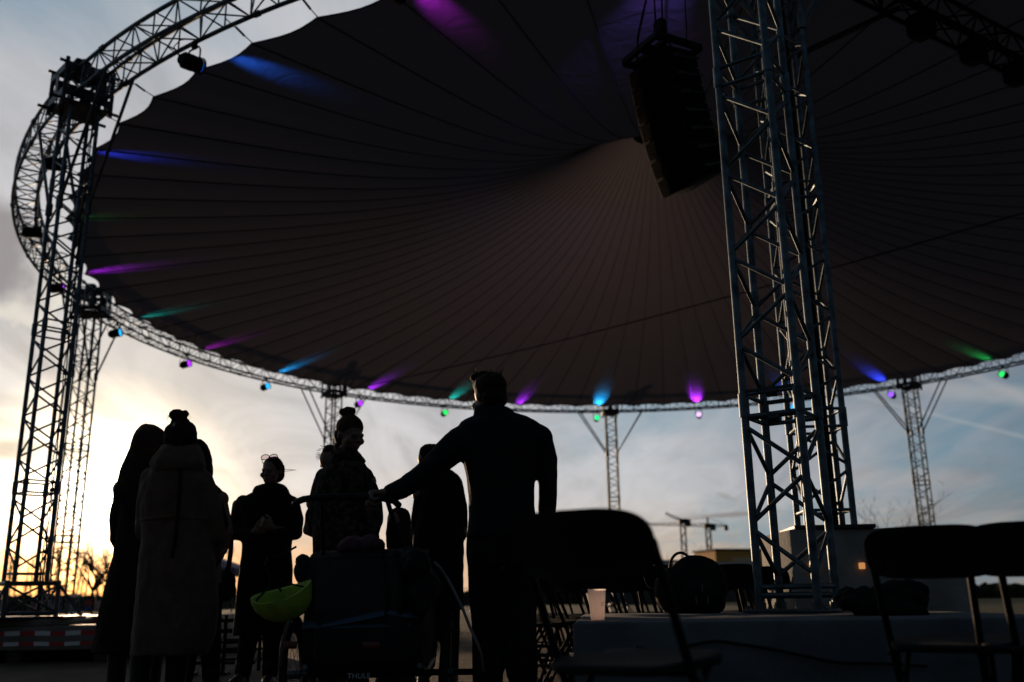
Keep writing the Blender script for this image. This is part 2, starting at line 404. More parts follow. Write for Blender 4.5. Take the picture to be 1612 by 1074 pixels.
NS = 76; A0 = -141.0
HUBZ, HUBR, RM, ZM = 11.5, .55, 12.28, 7.06
def prof(u):      # u 0 at rim .. 1 at hub
    return ZM + (HUBZ - ZM) * (.45 * u + .55 * u ** 3.8)
def canopy():
    t = thing('tent_canopy', 'huge dark round membrane canopy rising to a peak inside the ring truss', 'canopy', RC)
    mb = MB(); sub = 6; nr = 30
    st = 360 / NS
    rows = []
    for j in range(nr + 1):
        u = j / nr; row = []
        for i in range(NS * sub):
            k = i % sub; f = k / sub
            rm = RM - .125 * math.sin(PI * f)
            r = HUBR + (rm - HUBR) * (1 - u)
            sag = .012 * math.sin(PI * f) * (1 - u) * (r / RM)
            uu = (RM - r) / (RM - HUBR)
            row.append(rp(A0 + i * st / sub, r, prof(uu) + sag))
        rows.append(row)
    n = NS * sub
    vs = [v for r in rows for v in r]
    fs = [(j * n + i, j * n + (i + 1) % n, (j + 1) * n + (i + 1) % n, (j + 1) * n + i) for j in range(nr) for i in range(n)]
    mb.add(vs, fs)
    mb.cur = 1
    for i in range(NS):
        a = A0 + i * st
        pts = []
        for j in range(0, nr + 1):
            u = j / nr; r = HUBR + (RM - HUBR) * (1 - u); pts.append(rp(a, r, prof(u) - .012))
        mb.pipe(pts, [.011 - .006 * (k / nr) for k in range(nr + 1)], 4)
    # edge rope in the scallops
    mb.pipe([v + Vector((0, 0, -.006)) for v in rows[0]], .011, 5, True)
    mb.build('membrane', [MEMB, SEAM], t, org=RC)
    mb = MB()
    prf = [(HUBR + .10, HUBZ - .42), (HUBR + .12, HUBZ - .30), (HUBR + .03, HUBZ + .02), (HUBR - .06, HUBZ + .10), (HUBR - .12, HUBZ + .02), (HUBR - .10, HUBZ - .40)]
    prf = [(HUBR + .02, HUBZ - .10), (HUBR + .02, HUBZ + .10), (HUBR - .20, HUBZ + .14), (HUBR - .16, HUBZ - .34), (HUBR - .02, HUBZ - .36)]
    nn = 40; m = len(prf)
    vs = [rp(i * 360 / nn, r, z) for i in range(nn) for r, z in prf]
    fs = [(i * m + k, ((i + 1) % nn) * m + k, ((i + 1) % nn) * m + (k + 1) % m, i * m + (k + 1) % m) for i in range(nn) for k in range(m)]
    mb.add(vs, fs)
    mb.add([rp(i * 360 / nn, HUBR - .2, HUBZ + .09) for i in range(nn)], [list(range(nn))])
    mb.build('hub_ring', BLACKM, t, org=RC)
    mb = MB(); mb.tube(Vector((RM - .02, 0, ZM)), Vector((RI - .02, 0, ZT - .18)), .0065, 6); mb.tube(Vector((RM + .12, 0, ZM + .03)), Vector((RM + .26, 0, ZM + .075)), .014, 6)
    me = mb.mesh('tie_rod', WIRE)
    for i in range(NS):
        o = link('tie_rod', me, t); o.rotation_euler = (0, 0, R(A0 + i * st))
canopy()

# ------------------------------------------------------------------ lattice towers
def tower_parts(t, w, z0, z1, joints, half, ch=.025, br=.0125, phase=0):
    h = w / 2; cn = [(-h, -h), (h, -h), (h, h), (-h, h)]
    for x, y in cn:
        mb = MB(); mb.tube((x, y, z0), (x, y, z1), ch, 12)
        for j in joints:
            if z0 + .1 < j < z1 - .1: mb.tube((x, y, j - .075), (x, y, j + .075), ch * 1.28, 12)
        mb.build('chord', ALU, t)
    mb = MB()
    cuts = [z0 + .05] + [j for j in joints if z0 + .3 < j < z1 - .3] + [z1 - .05]
    for a, b in zip(cuts[:-1], cuts[1:]):
        a2, b2 = a + .11, b - .11
        n = max(2, round((b2 - a2) / half)); st = (b2 - a2) / n
        for k in range(4):
            p, q = cn[k], cn[(k + 1) % 4]
            for zz in (a2 - .04, b2 + .04):
                mb.tube((*p, zz), (*q, zz), br, 7)
            for i in range(n):
                s, e = (p, q) if (i + k + phase) % 2 else (q, p)
                g = st * .07
                mb.tube((*s, a2 + i * st + g), (*e, a2 + (i + 1) * st - g), br, 7)
    mb.build('lattice', ALU, t)
TW = .35
def tower_base(t, z, wide):
    mb = MB(); s = wide / 2; H = .42
    for x in (-s, s):
        for y in (-s, s):
            mb.tube((x, y, z + .02), (x, y, z + H), .028, 10)
    for zz in (z + .06, z + H - .03):
        for a, b in (((-s, -s), (s, -s)), ((s, -s), (s, s)), ((s, s), (-s, s)), ((-s, s), (-s, -s))): mb.tube((*a, zz), (*b, zz), .022, 8)
    for a, b in (((-s, -s), (s, -s)), ((s, -s), (s, s)), ((s, s), (-s, s)), ((-s, s), (-s, -s))):
        mb.tube((*a, z + .07), (*b, z + H - .05), .014, 7); mb.tube((*b, z + .07), (*a, z + H - .05), .014, 7)
        mid = ((a[0] + b[0]) * .9, (a[1] + b[1]) * .9)
        mb.tube((a[0] * 1.75, a[1] * 1.75, z + .03), (a[0], a[1], z + H - .04), .018, 7)
    mb.build('base_frame', ALUD, t)
    mb = MB(); mb.box((0, 0, z + .012), (wide * 1.9, wide * 1.9, .024), bev=.004); mb.build('base_plate', STEEL, t)
def head_block(t, zc):
    mb = MB(); s = .30
    for sx in (-1, 1):
        for sy in (-1, 1):
            mb.tube((sx * s, sy * .25, zc - .34), (sx * s, sy * .25, zc + .30), .028, 8)
    for sx in (-1, 1):
        mb.box((sx * (s + .018), 0, zc - .19), (.012, .52, .10)); mb.box((sx * (s + .018), 0, zc + .17), (.012, .52, .10))
        mb.box((sx * (s + .018), 0, zc - .02), (.012, .10, .30))
    for sy in (-1, 1):
        mb.box((0, sy * .275, zc - .19), (.62, .012, .10)); mb.box((0, sy * .275, zc + .17), (.62, .012, .10))
        mb.box((-.14, sy * .275, zc - .02), (.14, .012, .28))
        mb.tube((-.42, sy * .20, zc - .27), (.46, sy * .20, zc - .27), .022, 8); mb.tube((-.44, sy * .20, zc + .26), (.38, sy * .20, zc + .26), .022, 8)
    mb.box((0, 0, zc - .285), (.56, .50, .03)); mb.box((.02, 0, zc + .245), (.5, .44, .024))
    mb.build('sleeve_block', STEEL, t)
    mb = MB(); mb.box((.05, .02, zc + .36), (.20, .16, .16), bev=.03); mb.tube((.05, -.12, zc + .36), (.05, .16, zc + .36), .055, 10); mb.box((-.1, .05, zc + .3), (.14, .2, .07), bev=.01)
    mb.build('hoist', BLACKM, t)
def ring_tower(a, zbase, label, base=True):
    p = rp(a, (RO + RI) / 2, 0)
    t = thing('lattice_tower', label, 'tower', p, 'lattice towers carrying the ring truss', rz=R(a))
    # local x axis = radially outwards
    z0 = zbase + (.38 if base else .03)
    tower_parts(t, TW, z0, ZB + .05, [1.95, 3.9, 5.85], .255, phase=int(a) % 2)
    if base: tower_base(t, zbase, .56)
    else:
        mb = MB(); mb.box((0, 0, zbase + .015), (.6, .6, .03), bev=.004); mb.build('base_plate', STEEL, t)
    head_block(t, ZB + .17)
    for sy in (-1, 1):
        for sx in (-1, 1):
            mb = MB(); q = rp(a + sy * 5.0, (RI if sx < 0 else RO), ZB); q = Matrix.Rotation(-R(a), 4, 'Z') @ (q - p)
            mb.tube((sx * TW / 2, sy * TW / 2, 5.5), q, .022, 8); mb.tube((sx * TW / 2, sy * TW / 2, 5.42), (sx * TW / 2, sy * TW / 2, 5.58), .042, 10)
            mb.build('strut', ALUD, t)
    return t
ring_tower(-135, .459, 'lattice tower at the far left edge, nearest of those in front of the sunset')
ring_tower(180, .39, 'lattice tower dissolving into the glare right beside the setting sun')
ring_tower(135, .0, 'lattice tower rising behind the bun of the woman in the speckled jacket')
ring_tower(90, .0, 'slim far lattice tower standing behind the foreground chair, left of the cranes')
ring_tower(45, .0, 'pale blurred lattice tower standing alone against the blue sky on the right')
def tower_cable(t, z0, z1, x, y):
    rr = random.Random(int(z1 * 10)); mb = MB()
    for k in range(2):
        pts = [(x + .02 * k + rr.uniform(-.012, .012), y + rr.uniform(-.012, .012), z0 + (z1 - z0) * i / 22) for i in range(23)]; mb.pipe(pts, .009 - .002 * k, 5)
    for i in range(1, 9): zz = z0 + (z1 - z0) * i / 9; mb.tube((x, y, zz - .02), (x, y, zz + .02), .034, 8)
    mb.build('cable_bundle', RUBBER, t)
for o_ in list(COL.objects):
    if o_.name.startswith('lattice_tower'): tower_cable(o_, .5, 6.9, -.14, .14)
gt = ring_tower(-94.55, 1.08, 'dark lattice tower standing on the tall concrete block, half behind the blue-lit tower', base=False)
# black cable duct inside that tower
mb = MB(); mb.pipe([(.02, .06, 1.12), (.02, .05, 3), (.0, .05, 5.2), (-.03, .05, 5.9), (-.03, .02, 7.0)], .04, 8); mb.build('cable_bundle', BLACKP, gt)

# straight truss running from that tower to the far right of the ring
def straight_truss():
    a = rp(-94.55, RI - .30, 0); a.z = 0; d = Vector((.84, .545, 0)).normalized(); n = Vector((-d.y, d.x, 0)); Ln = 13.6
    a = a + d * .35
    t = thing('straight_truss', 'black straight truss crossing below the canopy in the top right corner', 'truss', (a.x, a.y, ZB - .1))
    o = Vector((a.x, a.y, ZB - .1)); w = .3
    cn = [(-w / 2, 0), (w / 2, 0), (w / 2, .3), (-w / 2, .3)]
    P = lambda s, c: d * s + n * c[0] + Vector((0, 0, c[1]))
    for c in cn:
        mb = MB(); mb.tube(P(0, c), P(Ln, c), .026, 8); mb.build('chord', BLACKM, t)
    mb = MB(); k = 38; st = Ln / k
    for i in range(k):
        for j in range(4):
            c, e = cn[j], cn[(j + 1) % 4]
            if (i + j) % 2: c, e = e, c
            mb.tube(P(i * st, c), P((i + 1) * st, e), .012, 6)
            if i % 5 == 0: mb.tube(P(i * st, c), P(i * st, e), .016, 6)
    mb.build('lattice', BLACKM, t)
    for s in (2.2, 3.2, 4.1, 5.6): mb = MB(); mb.box(P(s, (-.05, -.16)), (.26, .24, .26), Matrix.Rotation(R(33), 3, 'Z'), .04); mb.tube(P(s, (0, -.05)), P(s, (0, .02)), .03, 8); mb.build('dimmer_box', BLACKM, t)
    # brace from the tower up to the truss
    p0 = rp(-94.55, RI, 5.35); p1 = o + P(1.9, (0, 0))
    mb = MB(); mb.tube(p0 - o + Vector((.05, .1, 0)), p1 - o, .03, 8); mb.build('strut', BLACKM, t)
straight_truss()

# blue-lit tower on its concrete ballast, right foreground
FB = Vector((1.675, 5.86, 0))
def front_tower():
    t = thing('lattice_tower', 'big blue-lit lattice tower rising from the low concrete slab in the right foreground', 'tower', FB, rz=R(-35))
    tower_parts(t, .345, .53, 7.6, [1.74, 4.02, 6.3], .275, ch=.0255, br=.0145)
    mb = MB(); mb.box((0, 0, .513), (.5, .5, .02), bev=.003)
    mb.tube((-.17, -.17, .60), (.17, -.17, .60), .018, 8); mb.tube((-.17, .17, .60), (.17, .17, .60), .018, 8)
    for x in (-.17, .17):
        for y in (-.17, .17): mb.tube((x, y, .523), (x, y, .56), .036, 10); mb.tube((x * 1.3, y * 1.3, .523), (x * 1.3, y * 1.3, .545), .012, 6)
    mb.build('base_plate', ALUD, t)
    mb = MB(); mb.box((0, 0, 7.62), (.5, .5, .04), bev=.005); mb.box((.1, 0, 7.70), (.5, .12, .12), bev=.01); mb.build('head_plate', STEEL, t)
    mb = MB()     # double clamps at the joint
    for zz in (1.66, 1.82):
        mb.tube((-.19, -.17, zz), (.19, -.17, zz), .017, 8); mb.tube((-.02, -.17, zz - .02), (.05, -.17, zz - .02), .027, 8)
    mb.build('clamp_bar', STEEL, t)
front_tower()
def concrete():
    mb = MB(); x0, x1, y0, y1 = .25, 2.36, 4.38, 6.6
    mb.box(((x1 - x0) / 2, (y1 - y0) / 2, .25), (x1 - x0, y1 - y0, .5), bev=.022)
    rz_ = Matrix.Rotation(R(-5), 3, 'Z'); mb.v = [rz_ @ v + Vector((x0, y0, 0)) for v in mb.v]
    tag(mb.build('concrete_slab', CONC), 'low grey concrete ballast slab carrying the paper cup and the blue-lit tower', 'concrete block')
    o = Vector((2.72, 7.62, 0))
    t = thing('concrete_block', 'tall dark concrete ballast block with warm sunlit left side beside the tower foot', 'concrete block', o)
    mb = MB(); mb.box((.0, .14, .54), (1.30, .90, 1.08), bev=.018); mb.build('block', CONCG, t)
    am = emit('sunset_glow', (1.0, .42, .14), .55)  # added glowing plates, standing in for sunset seen through openings in the block
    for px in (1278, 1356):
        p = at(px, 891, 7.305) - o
        mb = MB(); mb.box(p + Vector((0, -.012, 0)), (.042, .03, .046), bev=.006); mb.build('sunset_glow', am, t)
concrete()

# cable on the slab, jacket, cup, backpack
def smalls():
    pts = [at(1000, 1018, 4.36), at(1030, 1024, 4.36), at(1062, 1024, 4.36), at(1090, 1014, 4.36), at(1125, 1009, 4.36), at(1165, 1014, 4.36), at(1215, 1022, 4.36), at(1262, 1032, 4.36), at(1310, 1041, 4.36), at(1370, 1042, 4.36), at(1440, 1046, 4.36)]
    def cat(p, n=6):
        o = []
        for i in range(len(p) - 1):
            a, b, c, d = p[max(i - 1, 0)], p[i], p[i + 1], p[min(i + 2, len(p) - 1)]
            for k in range(n):
                s = k / n; o.append(.5 * ((2 * b) + (c - a) * s + (2 * a - 5 * b + 4 * c - d) * s * s + (3 * b - a - 3 * c + d) * s ** 3))
        return o + [p[-1]]
    pts = [Vector((p.x, 4.36 - (p.x - .25) * math.tan(R(5)), p.z)) for p in pts]
    mb = MB(); mb.pipe(cat(pts), .007, 6); tag(mb.build('power_cable', RUBBER), 'thin black cable draped along the front of the concrete slab', 'cable')
    c = at(941, 976, 4.52); c.z = .5
    t = thing('paper_cup', 'pale pink paper cup standing on the left end of the concrete slab', 'cup', c)
    cm = mat('cup_paper', (.80, .74, .73), .75, 0, .06, 10, .1, 90)
    nt = cm.node_tree; bs = nt.nodes['Principled BSDF']; tl = nt.nodes.new('ShaderNodeBsdfTranslucent'); tl.inputs[0].default_value = (.92, .82, .80, 1)
    ms = nt.nodes.new('ShaderNodeMixShader'); ms.inputs[0].default_value = .8; nt.links.new(bs.outputs[0], ms.inputs[1]); nt.links.new(tl.outputs[0], ms.inputs[2]); nt.links.new(ms.outputs[0], nt.nodes['Material Output'].inputs['Surface'])
    H = .139
    mb = MB(); n = 36
    prf = [(.0, .006), (.0285, .006), (.030, 0), (.0405, H - .004), (.0425, H - .003), (.0425, H), (.0403, H)]
    mb.loft([[Vector((r * math.cos(2 * PI * i / n), r * math.sin(2 * PI * i / n), z)) for i in range(n)] for r, z in prf], caps=False)
    mb.build('cup_body', cm, t, org=(0, 0, 0))
    ink = mat('cup_print', (.10, .05, .05), .8, bump=0)
    mb = MB()
    for k, (zz, wd) in enumerate(((.079, .013), (.072, .016), (.066, .013))):
        r = .0296 + (.0405 - .0296) * zz / H + .0006
        a0 = -90 + 38; da = math.degrees(wd / r) / 2
        # short illegible lines of small print
        for q in range(5):
            a = a0 - da + q * 2 * da / 5; b = a + 1.5 * da / 5
            mb.add([(r * math.cos(R(u)), r * math.sin(R(u)), z2) for u, z2 in ((a, zz), (b, zz), (b, zz + .0026), (a, zz + .0026))], [(0, 1, 2, 3)])
    mb.build('small_print', ink, t, org=(0, 0, 0), smooth=False)
    # jacket heaped on the slab
    o = at(1385, 965, 4.9); o.z = .5
    mb = MB(); rd = random.Random(4)
    for i in range(16):
        x = rd.uniform(-.17, .22); mb.ell(o + Vector((x, rd.uniform(-.1, .12), .05 + .05 * rd.random() * (1 - abs(x) * 2))), (rd.uniform(.06, .11), rd.uniform(.06, .1), rd.uniform(.04, .075)), Matrix.Rotation(rd.uniform(-.5, .5), 3, 'X'))
    mb.limb([o + Vector((-.12, -.12, .04)), o + Vector((.02, -.17, .03)), o + Vector((.12, -.2, .01))], [.045, .04, .035])
    mb.ell(o + Vector((.1, -.1, .06)), (.1, .08, .07)); mb.ell(o + Vector((.12, -.02, .11)), (.12, .1, .06))
    ob = remesh(mb, .012, 'jacket', COATK, None, 2, .02, 16, o); ob.location = o
    tag(ob, 'crumpled black jacket lying on the right half of the concrete slab', 'jacket')
    # backpack
    o = at(1095, 970, 6.2); o.z = .5
    t = thing('backpack', 'bulky black backpack with a loop handle standing at the back of the concrete slab', 'bag', o)
    mb = MB(); mb.ell(o + Vector((.02, 0, .17)), (.20, .13, .19)); mb.ell(o + Vector((-.1, 0, .14)), (.16, .12, .15)); mb.box(o + Vector((0, 0, .08)), (.36, .2, .16), bev=.05); mb.ell(o + Vector((.02, -.11, .11)), (.12, .06, .09))
    ob = remesh(mb, .012, 'bag_body', BLACKP, t, 3, .008, 12, o)
    mb = MB(); mb.pipe([o + Vector((-.15 + .075 * (1 - math.cos(s)), -.02, .26 + .11 * math.sin(s))) for s in [PI * k / 12 for k in range(13)]], .009, 6); mb.build('loop_handle', BLACKP, t, org=o)
    for bx, by, bz in ((.02, -.172, .15), (.05, -.168, .08), (-.02, -.168, .08)): mb = MB(); mb.box(o + Vector((bx, by, bz)), (.009, .008, .05)); mb.build('buckle', ALUD, t, org=o)
smalls()

# ------------------------------------------------------------------ folding chairs
def make_chair():
    t = thing('folding_chair', 'x', 'chair')
    # local: facing +y, origin on the floor in the middle
    W = .195
    for s in (-1, 1):
        mb = MB(); mb.pipe([(s * W, .22, .0), (s * W, .05, .30), (s * W, -.085, .54), (s * W, -.165, .69), (s * W * .99, -.185, .735)], .0125, 8); mb.build('side_tube', BLACKM, t)
        mb = MB(); mb.pipe([(s * (W - .025), -.26, .0), (s * (W - .025), -.08, .22), (s * (W - .025), .14, .43)], .0115, 8); mb.build('rear_leg', BLACKM, t)
        mb = MB(); mb.tube((s * W, .226, .0), (s * W, .212, .03), .018, 8); mb.tube((s * (W - .025), -.268, 0), (s * (W - .025), -.245, .03), .018, 8); mb.build('foot_cap', RUBBER, t)
    mb = MB(); n = 20; rows = []
    # curved, round-cornered back panel
    Hh = .168; zc = .73
    def panel(th):
        out = []
        for i in range(48):
            a = 2 * PI * i / 48; ex = .46
            c, s_ = math.cos(a), math.sin(a)
            x = math.copysign(abs(c) ** ex, c) * (W + .014); z = math.copysign(abs(s_) ** .66, s_) * Hh / 2
            y = -.205 - z * .45 - .035 * (1 - (x / W) ** 2) + th * (1 + .0)
            out.append(Vector((x, y, zc + z)))
        return out
    rings = []
    for th, sc_ in ((-.012, .93), (-.012, .985), (-.006, 1), (.006, 1), (.012, .985), (.012, .93)):
        rings.append([Vector((v.x * sc_, v.y, zc + (v.z - zc) * sc_)) for v in panel(th)])
    c0 = [Vector((v.x * .5, -.205 - (v.z - zc) * .5 * .45 - .035 * (1 - (v.x * .5 / W) ** 2) - .012, zc + (v.z - zc) * .5)) for v in panel(0)]
    c1 = [v + Vector((0, .024, 0)) for v in c0]
    mb.loft([c0] + rings + [c1]); mb.build('backrest', BLACKP, t)
    mb = MB()
    def seat(z, k):
        out = []
        for i in range(44):
            a = 2 * PI * i / 44; c, s_ = math.cos(a), math.sin(a)
            out.append(Vector((math.copysign(abs(c) ** .4, c) * .195 * k, .06 + math.copysign(abs(s_) ** .5, s_) * .195 * k, z + .012 * s_)))
        return out
    mb.loft([seat(.422, .9), seat(.422, .97), seat(.430, 1), seat(.442, 1), seat(.448, .96), seat(.442, .7)]); mb.build('seat', BLACKP, t)
    mb = MB(); mb.tube((-W, -.015, .415), (W, -.015, .415), .010, 8); mb.tube((-W, .12, .175), (W, .12, .175), .009, 8); mb.tube((-W + .025, -.13, .16), (W - .025, -.13, .16), .009, 8)
    mb.box((-W + .012, .02, .36), (.006, .02, .16)); mb.box((W - .012, .02, .36), (.006, .02, .16)); mb.build('cross_bar', BLACKM, t)
    for s in (-1, 1): mb = MB(); mb.tube((s * (W + .012), .0, .405), (s * (W + .018), .0, .405), .011, 10); mb.build('rivet', ALU, t)
    return t
chair0 = make_chair(); used = [0]
def chair(x, y, rz, label, group='black folding chairs'):
    o = chair0 if not used[0] else copy_tree(chair0); used[0] += 1
    o.location = (x, y, 0); o.rotation_euler = (0, 0, R(rz)); o['label'] = label; o['group'] = group
    return o
def place_back(px, py, Y, rz):
    """chair whose backrest centre is seen at px,py at depth Y"""
    p = at(px, py, Y); off = Matrix.Rotation(R(rz), 3, 'Z') @ Vector((0, -.225, 0))
    return p.x - off.x, p.y - off.y
x, y = place_back(908, 863, 2.46, -36); chair(x, y, -36, 'blurred black folding chair nearest the camera, in front of the paper cup')
x, y = place_back(1466, 896, 3.2, -33); chair(x, y, -33, 'black folding chair in front of the right end of the concrete slab')
x, y = place_back(1634, 894, 3.05, -26); chair(x, y, -26, 'black folding chair cut off by the right edge of the photo')
rd = random.Random(9); k = 0
names = ['left', 'middle', 'right']
for row, (Y, n, x0) in enumerate(((7.0, 4, .22), (7.65, 5, .12), (8.3, 5, .3), (9.1, 6, .1), (10.0, 6, .25))):
    for i in range(n):
        o = chair(x0 + i * .47 + rd.uniform(-.04, .04), Y + rd.uniform(-.06, .06), -35 + rd.uniform(-16, 16), 'black folding chair in the dark rows behind the concrete slab and the cup', 'black folding chairs in dark rows behind the concrete slab')

# ------------------------------------------------------------------ line array loudspeaker
def line_array():
    top = Vector((1.46, 8.02, 5.54)); yawv = Vector((-.88, -.47, 0)).normalized()      # firing direction
    rz = math.atan2(yawv.y, yawv.x)
    t = thing('line_array_speaker', 'black curved line array loudspeaker hanging by chains under the canopy', 'loudspeaker', top, rz=rz)
    # local x = firing direction, y = width
    n = 7; ang = 0.0; pos = Vector((0, 0, 0)); Wd, Dp, Hh = .60, .38, .177
    CAB = mat('speaker_paint', (.004, .004, .004), .8, 0, .3, spec=.08)
    GR = mat('speaker_grille', (.005, .005, .005), .95, 0, .4, 60, .6, 260, spec=.02)
    x, z = 0.0, -.05; a = R(9)
    for i in range(n):
        a += R((0, 1, 2, 2, 2.5, 3, 3.5)[i])
        rot = Matrix.Rotation(a, 3, 'Y')        # nose tips down as it curves
        c = Vector((x, 0, z)) + rot @ Vector((0, 0, -Hh / 2))
        mb = MB()
        f, b, hf, hb = Dp * .5, -Dp * .5, Hh / 2 - .002, Hh / 2 - .012
        vs = [Vector((xx, yy * wy, zz)) for xx, hh, wy in ((f, hf, .5), (b, hb, .44)) for yy in (-Wd, Wd) for zz in (-hh, hh)]
        bm = bmesh.new(); bv = [bm.verts.new(v) for v in vs]
        for fc in ((0, 1, 3, 2), (4, 6, 7, 5), (0, 4, 5, 1), (2, 3, 7, 6), (0, 2, 6, 4), (1, 5, 7, 3)): bm.faces.new([bv[k] for k in fc])
        bmesh.ops.bevel(bm, geom=bm.edges[:], offset=.01, segments=2, affect='EDGES', profile=.5); bm.verts.index_update()
        mb.add([c + rot @ v.co for v in bm.verts], [[v.index for v in q.verts] for q in bm.faces]); bm.free()
        cab = mb.build('cabinet', CAB, t, org=(0, 0, 0))
        mb = MB(); mb.box(c + rot @ Vector((f + .004, 0, 0)), (.012, Wd * .9, Hh * .84), rot, .004)
        for kk in range(6): mb.box(c + rot @ Vector((f + .012, 0, (-.4 + kk * .16) * Hh)), (.006, Wd * .88, .006), rot)
        mb.build('grille', GR, cab, org=(0, 0, 0))
        for sy in (-1, 1):
            mb = MB(); mb.box(c + rot @ Vector((.06, sy * (Wd * .478 + .004), 0)), (.11, .016, .035), rot, .004)
            mb.box(c + rot @ Vector((-.10, sy * (Wd * .455 + .008), 0)), (.20, .008, .02), rot)
            mb.build('rigging_plate', STEEL, cab, org=(0, 0, 0))
        x, z = (Vector((x, 0, z)) + rot @ Vector((0, 0, -Hh))).xz
    mb = MB()
    hx, hy = .25, .27
    for y in (-hy, 0, hy): mb.box((0, y, .02), (2 * hx, .045, .055))
    for xx in (-hx, 0.12, hx): mb.box((xx, 0, .025), (.045, 2 * hy, .05))
    mb.box((0, 0, .06), (.5, .06, .04)); mb.build('fly_frame', BLACKM, t, org=(0, 0, 0))
    mb = MB()
    hk = Vector((0, 0, .30)); mb.box(hk, (.10, .12, .2), bev=.03)
    for s in (-.2, .2): mb.tube((s, 0, .06), hk, .008, 6)
    for dx in (-.03, .05): mb.pipe([hk + Vector((dx, 0, .05)), hk + Vector((dx * 1.3, .02, .7)), hk + Vector((dx * .6, 0, 1.55))], .009, 6)
    mb.pipe([(.1, -.26, .04), (.12, -.2, .3), (.06, -.05, .8), (.05, 0, 1.5)], .012, 6)
    mb.build('hoist_chain', BLACKM, t, org=(0, 0, 0))
    mb = MB(); mb.pipe([(-.28, -.28, .0), (-.32, -.33, -.1), (-.30, -.34, -.24), (-.29, -.33, -.34)], .007, 6); mb.pipe([(-.05, .3, -.0), (.1, .5, -.03), (.2, .62, .12), (.3, .8, .5)], .006, 6); mb.build('signal_cable', RUBBER, t, org=(0, 0, 0))
line_array()
mb = MB(); a, b = rp(134.6, RI, 7.0), rp(-45, RI, 7.0)
mb.pipe([a.lerp(b, k / 16) + Vector((0, 0, -.25 * math.sin(PI * k / 16))) for k in range(17)], .014, 6)
tag(mb.build('tie_cable', WIRE), 'thin steel cable strung straight across underneath the dark canopy', 'cable')

# ------------------------------------------------------------------ stage lights on the ring
VIO, CYA, BLU, GRN, TEA, MAG, DBL = (.42, .03, 1.0), (.02, .42, 1.0), (.02, .16, 1.0), (.02, .7, .12), (.01, .62, .50), (.55, .02, .8), (.03, .06, 1.0)
LG = [(-111.3, MAG, MAG, .42, 'violet-beamed stage light at the very top edge, seen from behind'),
      (-124.2, BLU, BLU, .42, 'black stage light throwing a long blue streak, hanging under the near left ring'),
      (-141.5, DBL, DBL, .36, 'stage light with a deep blue streak beside the left tower head'),
      (-155.1, GRN, GRN, .035, 'black stage light with a barely visible green glow, left end of the ring'),
      (-169.1, (.45, .02, .9), VIO, .55, 'stage light with a purple streak behind the left tower'),
      (175.8, TEA, CYA, .35, 'stage light with a blue lens below a teal streak, right of the second tower head'),
      (161.7, (.5, .02, .65), VIO, .45, 'stage light with a violet lens left above the bun of the coat woman'),
      (147.3, CYA, CYA, 1.0, 'stage light with a bright blue lens halfway between two left towers'),
      (131.3, VIO, VIO, 1.3, 'stage light with a violet lens just right of the tower behind the bun'),
      (117.0, TEA, GRN, 1.1, 'stage light with a green lens below teal beams, left of the man'),
      (105.5, VIO, VIO, 1.3, 'stage light with a violet beam just right of the head of the man'),
      (92.3, CYA, (.02, .8, .25), 4.5, 'stage light with a green lens under a bright cyan flare at the slim tower'),
      (76.2, VIO, (.8, .5, 1.0), 4.5, 'stage light with a pale violet lens under a purple flare'),
      (61.7, BLU, CYA, 2, 'stage light with a cyan lens seen through the blue-lit tower'),
      (47.3, DBL, (.3, .1, 1.0), 2.2, 'stage light with a violet lens left of the tower on the right'),
      (31.5, GRN, GRN, .5, 'stage light with a green lens near the right edge of the photo')]
